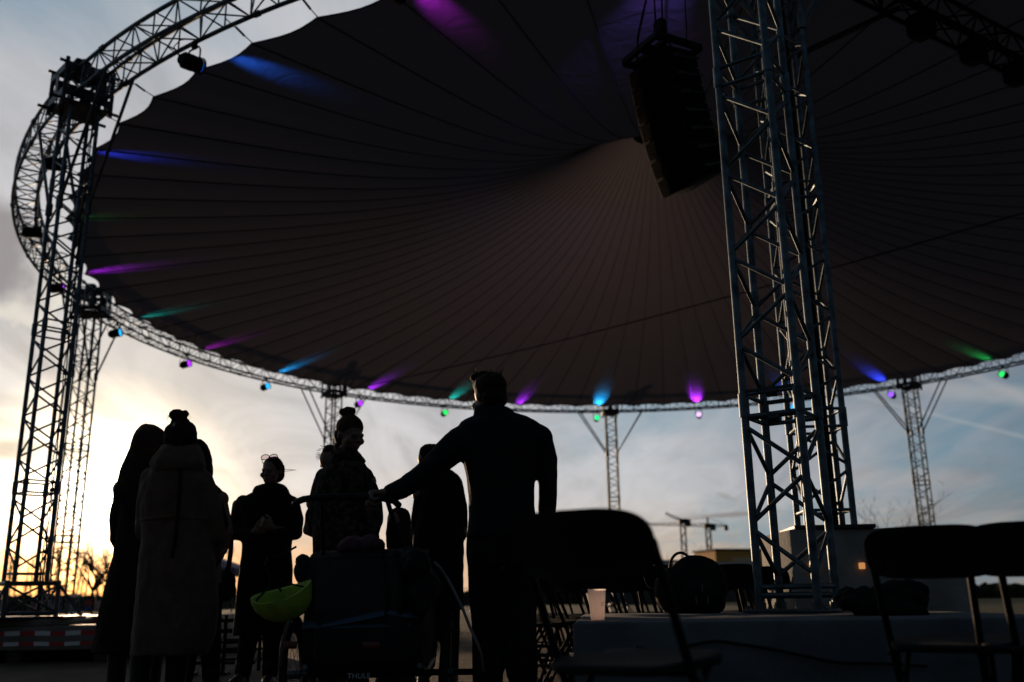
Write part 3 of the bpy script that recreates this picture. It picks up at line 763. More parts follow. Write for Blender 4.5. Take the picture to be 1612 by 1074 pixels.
def stage_lights():
    BODY = BLACKM
    for a, cb, cl, pw, label in LG:
        p = rp(a, RI, ZB); t = thing('stage_light', label, 'stage light', p, 'stage lights hung around the ring truss', rz=R(a) + PI); t.scale = (.85, .85, .85)
        # local +x = towards the hub; hangs below the chord
        cz = -.33; tilt = Matrix.Rotation(R(-8), 3, 'Y')
        c = Vector((.0, 0, cz))
        mb = MB(); mb.tube(c + tilt @ Vector((-.16, 0, 0)), c + tilt @ Vector((.09, 0, 0)), .10, 20, .115); mb.tube(c + tilt @ Vector((-.21, 0, 0)), c + tilt @ Vector((-.16, 0, 0)), .07, 16, .10)
        for k in range(5): mb.tube(c + tilt @ Vector((-.15 + k * .03, 0, 0)), c + tilt @ Vector((-.138 + k * .03, 0, 0)), .115, 20)
        # open hood
        mb.tube(c + tilt @ Vector((.09, 0, 0)), c + tilt @ Vector((.13, 0, 0)), .118, 20, .122, caps=False)
        mb.build('housing', BODY, t, org=(0, 0, 0))
        mb = MB(); mb.pipe([c + Vector((0, s * .135, 0)) if k == 0 else None for k in (0,) for s in (1,)] + [Vector((0, .135, -.16)), Vector((0, .10, -.10)), Vector((0, -.10, -.10)), Vector((0, -.135, -.16)), c + Vector((0, -.135, 0))], .013, 6)
        mb.box((0, 0, -.04), (.06, .07, .12), bev=.01); mb.pipe([c + Vector((-.2, 0, 0)), c + Vector((-.3, .04, .12)), Vector((-.2, .05, -.05)), Vector((-.1, .06, .02))], .008, 6)
        mb.build('yoke', BODY, t, org=(0, 0, 0))
        # LED lens
        lm = emit('lens_glow', cl, 1.6 if pw > .2 else .4)
        mb = MB(); q = c + tilt @ Vector((.096, 0, 0)); n = tilt @ Vector((1, 0, 0)); mb.tube(q - n * .004, q + n * .004, .105, 20)
        mb.build('lens', lm, t, org=(0, 0, 0))
        L = bpy.data.lights.new('beam', 'SPOT'); L.energy = 680 * pw; L.color = cb; L.spot_size = R(27); L.spot_blend = 1.0; L.shadow_soft_size = .06
        lo = bpy.data.objects.new('beam', L); COL.objects.link(lo); lo.parent = t
        d = Vector((math.cos(R(27)), 0, math.sin(R(27)))); lo.location = c + tilt @ Vector((.15, 0, .0))
        lo.rotation_euler = d.to_track_quat('-Z', 'Y').to_euler()
stage_lights()
# two wash lights above the picture, on the near side of the ring; their violet and blue wash lies on the middle of the canopy
for a, c_, e_, tgt, sz, lb in ((-101.5, (.50, .10, 1.0), 150, at(1116, 165, 13.2), 22, 'wash light spilling violet on the canopy beside the loudspeaker'), (-96.5, (.22, .16, 1.0), 620, at(800, 330, 24.0), 30, 'wash light tinting the middle of the canopy blue')):
    p = rp(a, RI, ZB - .3); t = thing('wash_light', lb, 'stage light', p); mb = MB(); d = (tgt - p).normalized()
    mb.tube(-d * .16, d * .1, .09, 18, .11); mb.tube(-d * .22, -d * .16, .06, 14, .09); mb.build('housing', BLACKM, t, org=(0, 0, 0))
    mb = MB(); mb.tube((0, 0, .08), (0, 0, .28), .02, 8); mb.build('yoke', BLACKM, t, org=(0, 0, 0))
    mb = MB(); mb.tube(d * .1, d * .106, .10, 18); mb.build('lens', emit('wash_glow', c_, 1.5), t, org=(0, 0, 0))
    L = bpy.data.lights.new('wash', 'SPOT'); L.energy = e_; L.color = c_; L.spot_size = R(sz); L.spot_blend = 1; L.shadow_soft_size = .08
    lo = bpy.data.objects.new('wash', L); COL.objects.link(lo); lo.parent = t; lo.location = d * .13; lo.rotation_euler = d.to_track_quat('-Z', 'Y').to_euler()

# ------------------------------------------------------------------ ballast with striped tape under the left tower
def ballast():
    m, nt, b = nodes('striped_tape')
    tc = nt.nodes.new('ShaderNodeTexCoord'); sp = nt.nodes.new('ShaderNodeSeparateXYZ'); nt.links.new(tc.outputs['Object'], sp.inputs[0])
    d = nt.nodes.new('ShaderNodeMath'); d.operation = 'DIVIDE'; d.inputs[1].default_value = .335; nt.links.new(sp.outputs[0], d.inputs[0])
    fr = nt.nodes.new('ShaderNodeMath'); fr.operation = 'FRACT'; nt.links.new(d.outputs[0], fr.inputs[0])
    g = nt.nodes.new('ShaderNodeMath'); g.operation = 'GREATER_THAN'; g.inputs[1].default_value = .5; nt.links.new(fr.outputs[0], g.inputs[0])
    mx = nt.nodes.new('ShaderNodeMix'); mx.data_type = 'RGBA'; mx.inputs[6].default_value = (.72, .70, .68, 1); mx.inputs[7].default_value = (.45, .02, .018, 1)
    nt.links.new(g.outputs[0], mx.inputs[0]); nt.links.new(mx.outputs[2], b.inputs['Base Color']); b.inputs['Roughness'].default_value = .45
    SL = mat('ballast_steel', (.16, .13, .11), .6, .2, .35, 3, .3, 20)
    def slab(o, dims, label, rows):
        t = thing('ballast_slab', label, 'ballast slab', o, 'ballast slabs with striped tape')
        mb = MB(); mb.box((0, 0, dims[2] / 2), dims, bev=.012); mb.build('slab', SL, t, org=(0, 0, 0))
        for z, h in rows:
            mb = MB(); x = dims[0] / 2; y = -dims[1] / 2 - .003; rd = random.Random(3); n = 24
            pts = [(-x + 2 * x * i / n, z + rd.uniform(-.006, .006)) for i in range(n + 1)]
            for (xa, za), (xb, zb) in zip(pts[:-1], pts[1:]): mb.add([(xa, y, za - h / 2), (xb, y, zb - h / 2), (xb, y, zb + h / 2), (xa, y, za + h / 2)], [(0, 1, 2, 3)])
            mb.build('warning_tape', m, t, org=(0, 0, 0), smooth=False)
    def bearers(o, ln, z): 
        for k in range(6):
            mb = MB(); mb.box((-ln / 2 + .2 + k * (ln - .4) / 5, 0, -z / 2), (.16, 1.2, z), bev=.01); b_ = mb.build('timber_bearer', BARKT, None); b_.location = o; b_['label'] = 'squared timber bearer under the striped ballast slab'; b_['category'] = 'timber'; b_['group'] = 'timber bearers under the ballast slab'
    BARKT = mat('old_timber', (.05, .035, .025), .95, 0, .3, 8)
    slab(Vector((-6.95, 11.55, .13)), (5.2, 1.3, .25), 'lower front ballast slab with red and white tape below the left tower', [(.178, .048), (.067, .042)])
    bearers(Vector((-6.95, 11.55, .13)), 5.2, .13)
    slab(Vector((-6.75, 13.3, 0)), (5.6, 2.2, .459), 'upper ballast slab behind the striped lower slab, thin tape on its edge', [(.417, .04)])
    slab(Vector((-5.9, 11.5, .38)), (1.5, 1.15, .075), 'square steel pad directly under the foot of the left tower', [])
    slab(Vector((-9.3, 20.9, 0)), (6.4, 2.4, .385), 'distant ballast slab under the tower beside the sun', [(.33, .06)])
ballast()

# ------------------------------------------------------------------ people
class P:
    def __init__(s, Y, base_px, label):
        s.Y = Y; b = at(base_px, 900, Y); s.o = Vector((b.x, Y, 0)); s.k = mpp(Y)
        s.t = thing('person', label, 'person', s.o)
    def pt(s, px, py, dy=0): 
        return at(px, py, s.Y) + Vector((0, dy, 0))
    def rows(s, mb, rows, n=30, ex=.8):
        """rows of (left px, right px, y px, half depth m, depth offset m)"""
        # interpolate smoothly
        def cr(vals, t):
            i = min(int(t), len(vals) - 2); f = t - i
            a, b, c, d = vals[max(i - 1, 0)], vals[i], vals[i + 1], vals[min(i + 2, len(vals) - 1)]
            return tuple(.5 * (2 * b_ + (c_ - a_) * f + (2 * a_ - 5 * b_ + 4 * c_ - d_) * f * f + (3 * b_ - a_ - 3 * c_ + d_) * f ** 3) for a_, b_, c_, d_ in zip(a, b, c, d))
        rs = []
        N = (len(rows) - 1) * 3
        for q in range(N + 1):
            l, r, y, hd, dy = cr(rows, q / 3)
            a, b = s.pt(l, y), s.pt(r, y); c = (a + b) / 2; hw = (b - a).length / 2
            rs.append([c + Vector((math.copysign(abs(math.cos(t)) ** ex, math.cos(t)) * hw, math.copysign(abs(math.sin(t)) ** ex, math.sin(t)) * hd + dy, 0)) for t in [2 * PI * i / n for i in range(n)]])
        mb.loft(rs)
    def head(s, mb, px, py, yaw=0, pitch=0, roll=0, sz=1.0, dy=0):
        """px,py = centre of skull; yaw 0 looks at the camera, +90 looks to the right of the photo"""
        c = s.pt(px, py, dy)
        rot = Matrix.Rotation(R(yaw), 3, 'Z') @ Matrix.Rotation(R(pitch), 3, 'X') @ Matrix.Rotation(R(roll), 3, 'Y')
        H = lambda x, y, z: c + rot @ (Vector((x, y, z)) * sz)
        E = lambda x, y, z, a, b, d, q=None: mb.ell(H(x, y, z), (a * sz, b * sz, d * sz), rot if q is None else rot @ q, 18, 12)
        E(0, .010, .022, .074, .092, .088); E(0, -.030, -.035, .062, .062, .078); E(0, -.052, -.086, .036, .034, .030); E(0, -.04, -.07, .05, .045, .03)
        E(0, -.088, .006, .046, .020, .018)                                    # brow
        mb.limb([H(0, -.094, -.002), H(0, -.108, -.030)], [.009 * sz, .0115 * sz]); E(.012, -.100, -.034, .009, .010, .008); E(-.012, -.100, -.034, .009, .010, .008)
        E(0, -.083, -.060, .025, .013, .007); E(0, -.081, -.071, .021, .013, .008)      # lips
        for k in (-1, 1):
            E(k * .033, -.078, .000 - .004, .014, .014, .012); E(k * .046, -.062, -.034, .022, .026, .022)
            E(k * .072, .014, -.012, .008, .017, .028)
        return H, c, rot
    def hand(s, mb, w, d, palm_n, sz=1.0, curl=40, thumb_side=1, spread=1.0):
        """w wrist, d direction of the fingers, palm_n direction the palm faces"""
        w = Vector(w); d = Vector(d).normalized(); pn = Vector(palm_n); pn = (pn - d * pn.dot(d)).normalized(); sd_ = d.cross(pn) * thumb_side
        mb.limb([w, w + d * .03 * sz], [.026 * sz, .026 * sz])
        for k in range(4):
            o = sd_ * (.030 - .020 * k) * sz
            mb.limb([w + d * .02 * sz + o * .7, w + d * .085 * sz + o], [.014 * sz, .0125 * sz])
        ln = [.040, .046, .043, .034]
        for k in range(4):
            o = sd_ * (.033 - .0215 * k) * sz * spread
            p = w + d * (.088 - .004 * abs(k - 1)) * sz + o; ang = 0; pts = [p]; dirv = d.copy(); fan = sd_ * (1.5 - k) * .05
            for j, f in enumerate((1.0, .68, .55)):
                ang += R(curl * (1, 1.1, .8)[j] * (1 + .08 * k)); v = (d * math.cos(ang) + pn * math.sin(ang)) + fan
                p = p + v.normalized() * ln[k] * f * sz; pts.append(p)
            mb.limb(pts, [.0098 * sz, .0088 * sz, .0082 * sz, .0072 * sz])
        b = w + d * .025 * sz + sd_ * .024 * sz
        mb.limb([b, b + (d * .6 + sd_ * .75 + pn * .25).normalized() * .04 * sz, b + (d * .6 + sd_ * .75 + pn * .25).normalized() * .04 * sz + (d * .85 + sd_ * .25 + pn * .45).normalized() * .032 * sz, b + (d * .6 + sd_ * .75 + pn * .25).normalized() * .04 * sz + (d * .8 + sd_ * .1 + pn * .6).normalized() * .058 * sz], [.016 * sz, .0125 * sz, .011 * sz, .009 * sz])
    def core(s, mb, px, sh_y, hip_y, sh_w, dy=0, feet=((-.09, 0), (.09, 0)), neck=None, face=1):
        """plain body below the clothes: torso, legs down to the floor with feet"""
        a = s.pt(px, sh_y, dy); h = s.pt(px, hip_y, dy)
        w = sh_w / 2
        mb.limb([a + Vector((-w * .75, 0, -.03)), a + Vector((w * .75, 0, -.03))], [.06, .06])
        mb.limb([a + Vector((0, 0, -.08)), a.lerp(h, .6), h], [.105, .095, .115])
        if neck is not None: mb.limb([a, neck], [.058, .050])
        for k, (fx, fy) in zip((-1, 1), feet):
            hp = h + Vector((k * .075, 0, -.03)); ft = Vector((s.o.x + fx, s.o.y + dy + fy, .07)); kn = hp.lerp(ft, .5) + Vector((0, face * .02, 0))
            mb.limb([hp, kn, kn.lerp(ft, .35), ft], [.066, .046, .042, .034])
            mb.limb([ft + Vector((0, -.03 * face, -.03)), ft + Vector((k * .02, .14 * face, -.04))], [.036, .028])
        return a, h
    def skin(s, mb): return remesh(mb, .0062, 'body', SKIN, s.t, 1, 0, 7, s.o)
    def part(s, mb, name, m, vox=.011, wr=.006, ws=8, sm=2, zf=.55): return remesh(mb, vox, name, m, s.t, sm, wr, ws, s.o, zf)
    def tubes(s, lst, name, m, r=.0012):
        mb = MB()
        for pts in lst: mb.pipe(pts, [r] * (len(pts) - 1) + [r * .4], 4)
        return mb.build(name, m, s.t, org=s.o)
    def boots(s, feet, dy=0, face=1, top=.32, m=None, name='boot'):
        for k, (fx, fy) in zip((-1, 1), feet):
            f = Vector((s.o.x + fx, s.o.y + dy + fy, 0)); mb = MB()
            mb.limb([f + Vector((0, 0, top)), f + Vector((0, 0, .08))], [.066, .054]); mb.limb([f + Vector((0, -.04 * face, .045)), f + Vector((k * .012, .10 * face, .045)), f + Vector((k * .02, .17 * face, .038))], [.045, .046, .036])
            mb.box(f + Vector((k * .01, .06 * face, .013)), (.085, .27, .026), bev=.012)
            s.part(mb, name, m or BOOT, .010, .003, 14)
rd = random.Random(5)
def flyaway(s, c, rad, n, ln, lo=0, hi=180, droop=.4):
    out = []
    for i in range(n):
        a = R(rd.uniform(lo, hi)); d = Vector((math.cos(a), rd.uniform(-.4, .4), math.sin(a))).normalized(); p = Vector(c) + Vector((d.x * rad[0], d.y * rad[1], d.z * rad[2])) * .95
        pts = [p]; v = (d + Vector((rd.uniform(-.9, .9), 0, rd.uniform(-.6, .6)))).normalized()
        for j in range(5):
            v = (v + Vector((rd.uniform(-.35, .35), 0, -droop * .3))).normalized(); p = p + v * ln * rd.uniform(.5, 1) / 5; pts.append(p)
        out.append(pts)
    return out

def person_longhair():
    s = P(6.2, 205, 'woman with very long straight hair in a long dark coat, back turned, nearest the sun')
    feet = ((-.03, .0), (.17, .05))
    mb = MB(); H, c, rot = s.head(mb, 236, 699, yaw=160, pitch=-4); s.core(mb, 226, 762, 880, .36, feet=feet, neck=c + Vector((0, .01, -.1)))
    # arms down, left hand just below the cuff
    mb.limb([s.pt(190, 770), s.pt(182, 822, .02), s.pt(184, 866, .08)], [.042, .034, .026]); s.hand(mb, s.pt(184, 866, .08), (.1, .2, -1), (1, 0, 0), .95, 25, 1)
    mb.limb([s.pt(258, 770), s.pt(264, 826), s.pt(262, 870, .06)], [.042, .034, .026]); s.hand(mb, s.pt(262, 870, .06), (-.1, .1, -1), (-1, 0, 0), .95, 25, -1)
    s.skin(mb)
    mb = MB()
    s.rows(mb, [(216, 252, 736, .07, 0), (196, 262, 748, .10, 0), (189, 268, 768, .125, 0), (190, 268, 800, .13, 0), (184, 272, 850, .14, 0), (174, 274, 900, .155, 0), (161, 268, 965, .175, 0), (150, 240, 1028, .19, 0)])
    mb.limb([s.pt(200, 762), s.pt(186, 815, .0), s.pt(183, 846, .03), s.pt(185, 862, .08)], [.068, .060, .052, .047]); mb.limb([s.pt(256, 762), s.pt(263, 815), s.pt(262, 862, .05)], [.068, .058, .046])
    s.part(mb, 'long_coat', COATD, .011, .012, 9, zf=.16)
    # hair: head cap and a long curtain sweeping down to the left
    mb = MB()
    s.rows(mb, [(229, 243, 668, .03, .0), (221, 254, 674, .07, -.01), (215, 261, 686, .105, -.02), (210, 264, 704, .11, -.02), (204, 263, 722, .105, -.035), (197, 258, 740, .085, -.055), (194, 250, 755, .06, -.08), (192, 238, 767, .04, -.105), (191, 222, 777, .024, -.12), (191, 208, 786, .012, -.125)])
    hr = s.part(mb, 'hair', HAIRB, .009, .008, 14)
    st = []
    for i in range(60):
        x0 = rd.uniform(204, 240); y0 = rd.uniform(735, 765); f = rd.random()
        p = s.pt(x0 - (y0 - 700) * .18, y0, rd.uniform(-.1, .0)); q = s.pt(191 + 30 * f + rd.uniform(-3, 3), 778 + rd.uniform(0, 28) * (1 - f * .3), rd.uniform(-.14, -.05))
        m1 = p.lerp(q, .5) + Vector((rd.uniform(-.012, .01), 0, 0)); st.append([p, m1, q])
    s.tubes(st, 'hair_strands', HAIRB, .003)
    s.boots(feet, top=.42)
person_longhair()

def person_greycoat():
    s = P(5.8, 262, 'woman with messy top bun in a long grey-brown hooded coat seen from behind')
    feet = ((-.105, .0), (.095, .02))
    mb = MB(); H, c, rot = s.head(mb, 286, 690, yaw=172, pitch=-3); s.core(mb, 282, 752, 880, .36, feet=feet, neck=c + Vector((0, .01, -.1)))
    mb.limb([s.pt(232, 768), s.pt(222, 825), s.pt(242, 858, .13)], [.042, .034, .026]); s.hand(mb, s.pt(242, 858, .13), (.5, .5, -.6), (1, 0, 0), .95, 35, 1)
    mb.limb([s.pt(326, 768), s.pt(338, 830), s.pt(314, 868, .14)], [.042, .034, .026]); s.hand(mb, s.pt(314, 868, .14), (-.5, .5, -.6), (-1, 0, 0), .95, 35, -1)
    s.skin(mb)
    mb = MB()
    s.rows(mb, [(258, 306, 726, .10, 0), (236, 324, 742, .12, 0), (226, 332, 762, .14, 0), (224, 333, 800, .145, 0), (226, 332, 845, .15, 0), (222, 338, 890, .17, 0), (216, 340, 950, .19, 0), (211, 334, 1000, .20, 0), (209, 322, 1030, .20, 0)])
    mb.limb([s.pt(243, 756), s.pt(233, 790), s.pt(227, 834, .03), s.pt(240, 862, .10)], [.080, .066, .064, .05])
    mb.limb([s.pt(318, 760), s.pt(331, 800), s.pt(336, 840, .03), s.pt(322, 874, .12)], [.074, .066, .062, .05])
    cen = [s.pt(279, 819, .0) + Vector((.205 * math.cos(a), .152 * math.sin(a), .006 * math.sin(3 * a))) for a in [2 * PI * i / 40 for i in range(40)]]
    bl = MB(); bl.pipe(cen, .017, 6, True, flat=.6); bl.build('belt', COATG, s.t, org=s.o)
    s.part(mb, 'long_coat', COATG, .010, .013, 9, zf=.16)
    mb = MB()
    s.rows(mb, [(257, 311, 700, .08, .0), (252, 316, 709, .11, .0), (245, 321, 722, .13, -.01), (241, 324, 734, .135, -.015), (246, 320, 744, .12, -.02)])
    s.part(mb, 'hood', COATG, .010, .012, 9)
    mb = MB(); mb.pipe([s.pt(296, 738, -.13), s.pt(298, 760, -.165), s.pt(296, 800, -.168), s.pt(292, 850, -.17), s.pt(287, 880, -.175)], .012, 6, flat=.35); mb.build('coat_strap', COATD, s.t, org=s.o)
    mb = MB()
    s.rows(mb, [(276, 296, 664, .04, 0), (267, 305, 670, .08, 0), (262, 309, 682, .098, -.01), (262, 309, 696, .098, -.01), (266, 306, 708, .085, -.01), (272, 302, 718, .06, -.02)])
    cb = s.pt(282, 655, -.01)
    for i in range(7): mb.ell(s.pt(282 + rd.uniform(-9, 9), 653 + rd.uniform(-3.5, 3), rd.uniform(-.03, .03)), (rd.uniform(.024, .036), .03, rd.uniform(.018, .026)))
    mb.ell(s.pt(274, 653), (.033, .03, .027)); mb.ell(s.pt(289, 652), (.034, .03, .028)); mb.ell(s.pt(281, 649), (.03, .03, .024)); mb.cap(s.pt(282, 655), s.pt(284, 668), .036, .055)
    s.part(mb, 'hair', HAIRD, .007, .011, 20, 1)
    s.tubes(flyaway(s, cb, (.055, .03, .03), 34, .045, -10, 190, 1.6) + flyaway(s, s.pt(286, 690), (.090, .09, .1), 14, .04, -50, 60, 1.2) + flyaway(s, s.pt(286, 690), (.090, .09, .1), 6, .03, 120, 230, 1.2), 'hair_strands', HAIRD, .0007)
    s.boots(feet, top=.36)
person_greycoat()

def person_bob():
    s = P(6.9, 322, 'woman with a short bob in a dark coat half hidden behind the grey-brown coat')
    feet = ((-.09, .0), (.09, .02))
    mb = MB(); H, c, rot = s.head(mb, 312, 728, yaw=150, pitch=-6); s.core(mb, 318, 780, 890, .36, feet=feet, neck=c + Vector((0, .01, -.1)))
    mb.limb([s.pt(350, 795), s.pt(360, 838), s.pt(352, 862, .02)], [.042, .034, .026]); s.hand(mb, s.pt(353, 862, .02), (-.35, .1, -.9), (-1, 0, 0), .95, 45, -1)
    mb.limb([s.pt(290, 795), s.pt(284, 840), s.pt(300, 870, .1)], [.042, .034, .026]); s.hand(mb, s.pt(300, 870, .1), (.6, .2, -.6), (0, 1, 0), .95, 35, 1)
    s.skin(mb)
    mb = MB()
    s.rows(mb, [(302, 330, 756, .07, 0), (290, 346, 768, .10, 0), (286, 350, 785, .12, 0), (286, 348, 830, .125, 0), (286, 346, 890, .13, 0), (284, 344, 960, .14, 0), (282, 342, 985, .14, 0)])
    mb.limb([s.pt(339, 780), s.pt(348, 806), s.pt(354, 828), s.pt(348, 850, .0)], [.06, .052, .050, .036]); mb.limb([s.pt(294, 780), s.pt(288, 830), s.pt(300, 866, .1)], [.06, .055, .045])
    s.part(mb, 'coat', COATK, .011, .007, 8)
    mb = MB(); s.rows(mb, [(303, 318, 692, .04, 0), (296, 325, 700, .08, 0), (292, 331, 716, .10, 0), (291, 333, 735, .10, 0), (294, 333, 748, .09, 0), (300, 328, 758, .06, 0), (306, 320, 762, .03, 0)])
    s.part(mb, 'hair', HAIRD, .009, .006, 16)
    mb = MB()
    for k, (fx, fy) in zip((-1, 1), feet): mb.limb([s.pt(318 + k * 12, 930), Vector((s.o.x + fx, s.o.y + fy, .1))], [.09, .06])
    s.part(mb, 'trousers', TROUS, .012, .005, 9); s.boots(feet, top=.15, name='shoe')
person_bob()

def person_sunglasses():
    s = P(7.5, 412, 'woman in black coat facing the camera with sunglasses pushed up on her head')
    feet = ((-.10, .0), (.11, -.03))
    mb = MB(); H, c, rot = s.head(mb, 428, 742, yaw=-12, pitch=2, sz=.98); s.core(mb, 420, 792, 890, .37, feet=feet, neck=c + Vector((0, .0, -.1)), face=-1)
    mb.limb([s.pt(374, 795), s.pt(366, 838), s.pt(410, 842, -.17)], [.042, .034, .026]); s.hand(mb, s.pt(410, 840, -.18), (1, -.2, .35), (0, 1, .2), .95, 45, 1)
    mb.limb([s.pt(462, 795), s.pt(468, 838), s.pt(440, 836, -.19)], [.042, .034, .026]); s.hand(mb, s.pt(440, 834, -.20), (-1, -.2, .45), (0, 1, .2), .95, 45, -1)
    s.skin(mb)
    mb = MB()
    s.rows(mb, [(404, 452, 772, .085, 0), (388, 460, 781, .11, 0), (379, 465, 790, .125, 0), (380, 463, 820, .13, 0), (382, 458, 860, .135, 0), (378, 459, 900, .145, 0), (372, 459, 950, .155, 0), (368, 456, 1000, .16, 0)])
    mb.limb([s.pt(384, 792), s.pt(374, 815), s.pt(371, 840, -.02), s.pt(408, 846, -.16)], [.062, .058, .055, .045])
    mb.limb([s.pt(460, 793), s.pt(466, 818), s.pt(466, 840, -.02), s.pt(440, 842, -.17)], [.06, .056, .054, .045])
    s.part(mb, 'coat', COATK, .011, .007, 8)
    mb = MB(); s.rows(mb, [(411, 445, 762, .08, 0), (401, 452, 768, .10, .0), (397, 456, 778, .11, .0), (393, 458, 788, .12, .0)])
    s.part(mb, 'collar', COATK, .010, .010, 10)
    mb = MB()
    hc = H(0, .02, .035); mb.ell(hc, (.082, .092, .085)); mb.ell(H(0, .07, -.02), (.07, .06, .07)); mb.ell(H(.02, .105, .02), (.04, .045, .045))
    s.part(mb, 'hair', HAIRD, .008, .005, 20)
    s.tubes([[H(.03, .1, .02), H(.1, .11, .02), H(.15, .12, .015)], [H(.06, .08, -.0), H(.12, .1, .01), H(.17, .1, .012)]], 'hair_strands', HAIRL, .0025)
    mb = MB()
    for k, (fx, fy) in zip((-1, 1), feet): mb.limb([s.pt(418 + k * 14, 930), Vector((s.o.x + fx, s.o.y + fy, .1))], [.09, .06])
    s.part(mb, 'trousers', TROUS, .012, .005, 9); s.boots(feet, face=-1, top=.15, name='shoe')
    # sunglasses
    g = thing('sunglasses', 'sunglasses with pink-tinted lenses pushed up on the head of the woman in black', 'sunglasses', s.o); g['_o'] = s.o
    FR = mat('glasses_frame', (.008, .005, .005), .6, 0, .1, bump=0)
    mb = MB()
    cc = [H(k * .036, -.055, .108) for k in (-1, 1)]; ax = rot @ Vector((1, 0, 0)); uz = rot @ Vector((0, .25, .97))
    for q in cc: mb.pipe([q + ax * .034 * math.cos(a) + uz * .022 * math.sin(a) for a in [2 * PI * i / 20 for i in range(20)]], .0032, 6, True)
    mb.tube(cc[0] + ax * .033, cc[1] - ax * .033, .003, 6)
    for k, q in zip((-1, 1), cc): mb.pipe([q + ax * k * .034, H(k * .080, -.01, .075), H(k * .083, .05, .04)], .003, 6)
    mb.build('frame', FR, g, org=s.o)
    lm, nt, b = nodes('pink_lens'); b.inputs['Base Color'].default_value = (.72, .52, .55, 1); b.inputs['Transmission Weight'].default_value = .9; b.inputs['Roughness'].default_value = .05; b.inputs['IOR'].default_value = 1.02
    for q in cc:
        mb = MB(); mb.add([q + ax * .034 * math.cos(a) + uz * .022 * math.sin(a) for a in [2 * PI * i / 20 for i in range(20)]], [list(range(20))]); mb.build('lens', lm, g, org=s.o, smooth=False)
    # handbag on a long strap
    h = thing('handbag', 'dark soft handbag hanging on a long strap beside the woman in black', 'handbag', s.o); h['_o'] = s.o
    mb = MB(); a = s.pt(357, 918, -.05); mb.ell(a, (.085, .06, .10)); mb.ell(a + Vector((0, 0, -.06)), (.095, .065, .08)); remesh(mb, .01, 'bag_body', BLACKP, h, 3, .008, 12, s.o)
    mb = MB(); mb.pipe([s.pt(370, 846, -.1), s.pt(368, 870, -.08), s.pt(364, 890, -.06), s.pt(359, 905, -.05)], .021, 6, flat=.3); mb.pipe([s.pt(359, 905, -.05), s.pt(352, 912, -.05)], .012, 6); mb.build('strap', BLACKP, h)
person_sunglasses()

def person_speckled():
    s = P(5.85, 545, 'young woman with a top bun in a speckled jacket looking down to the right')
    feet = ((-.09, .0), (.09, .0))
    mb = MB(); H, c, rot = s.head(mb, 551, 684, yaw=44, pitch=13, sz=.98); s.core(mb, 543, 752, 880, .36, feet=feet, neck=c + Vector((-.02, .0, -.1)))
    mb.limb([s.pt(506, 765), s.pt(500, 815), s.pt(530, 845, .05)], [.042, .034, .026]); s.hand(mb, s.pt(530, 845, .05), (1, .2, -.2), (0, 1, 0), .95, 40, 1)
    mb.limb([s.pt(580, 768), s.pt(592, 812), s.pt(585, 850, -.05)], [.042, .034, .026]); s.hand(mb, s.pt(585, 850, -.05), (-.2, -.1, -1), (-1, 0, 0), .95, 30, -1)
    s.skin(mb)
    mb = MB()
    s.rows(mb, [(528, 564, 716, .08, 0), (519, 573, 726, .10, 0), (507, 581, 742, .125, 0), (499, 585, 765, .14, 0), (494, 590, 795, .15, 0), (493, 596, 830, .155, 0), (493, 598, 870, .155, 0), (495, 596, 890, .15, 0)])
    mb.limb([s.pt(513, 752), s.pt(503, 785), s.pt(501, 820), s.pt(528, 846, .04)], [.066, .062, .058, .046]); mb.limb([s.pt(574, 752), s.pt(585, 785), s.pt(590, 820), s.pt(586, 846, -.05)], [.062, .058, .054, .042])
    s.part(mb, 'jacket', CAMO, .010, .009, 9)
    mb = MB(); s.rows(mb, [(529, 562, 708, .08, -.01), (524, 567, 716, .095, -.01), (519, 576, 727, .105, 0)]); s.part(mb, 'collar', CAMO, .009, .010, 14)
    mb = MB()
    mb.ell(H(0, .014, .044), (.083, .092, .080), rot); mb.ell(H(0, .05, -.015), (.074, .056, .075), rot); mb.ell(H(.02, .06, -.08), (.05, .035, .05), rot); mb.ell(H(-.02, .075, -.10), (.03, .03, .05), rot)
    bc = s.pt(547, 648.5)
    for dx, dz, r in ((-.026, .000, .027), (.026, .005, .027), (0, .008, .027), (0, -.006, .028)): mb.ell(bc + Vector((dx, 0, dz)), (r, r * 1.1, r * .92))
    mb.limb([bc + Vector((0, 0, -.016)), H(0, .03, .10)], [.017, .02])
    s.part(mb, 'hair', HAIRB, .0065, .005, 26, 1)
    s.tubes(flyaway(s, s.pt(536, 708), (.03, .05, .05), 16, .06, 100, 260, .9), 'hair_strands', HAIRL, .0014)
    mb = MB()
    for k, (fx, fy) in zip((-1, 1), feet): mb.limb([s.pt(545 + k * 15, 890), Vector((s.o.x + fx, s.o.y + fy, .1))], [.095, .06])
    s.part(mb, 'trousers', TROUS, .012, .005, 9); s.boots(feet, top=.15, name='shoe')
person_speckled()

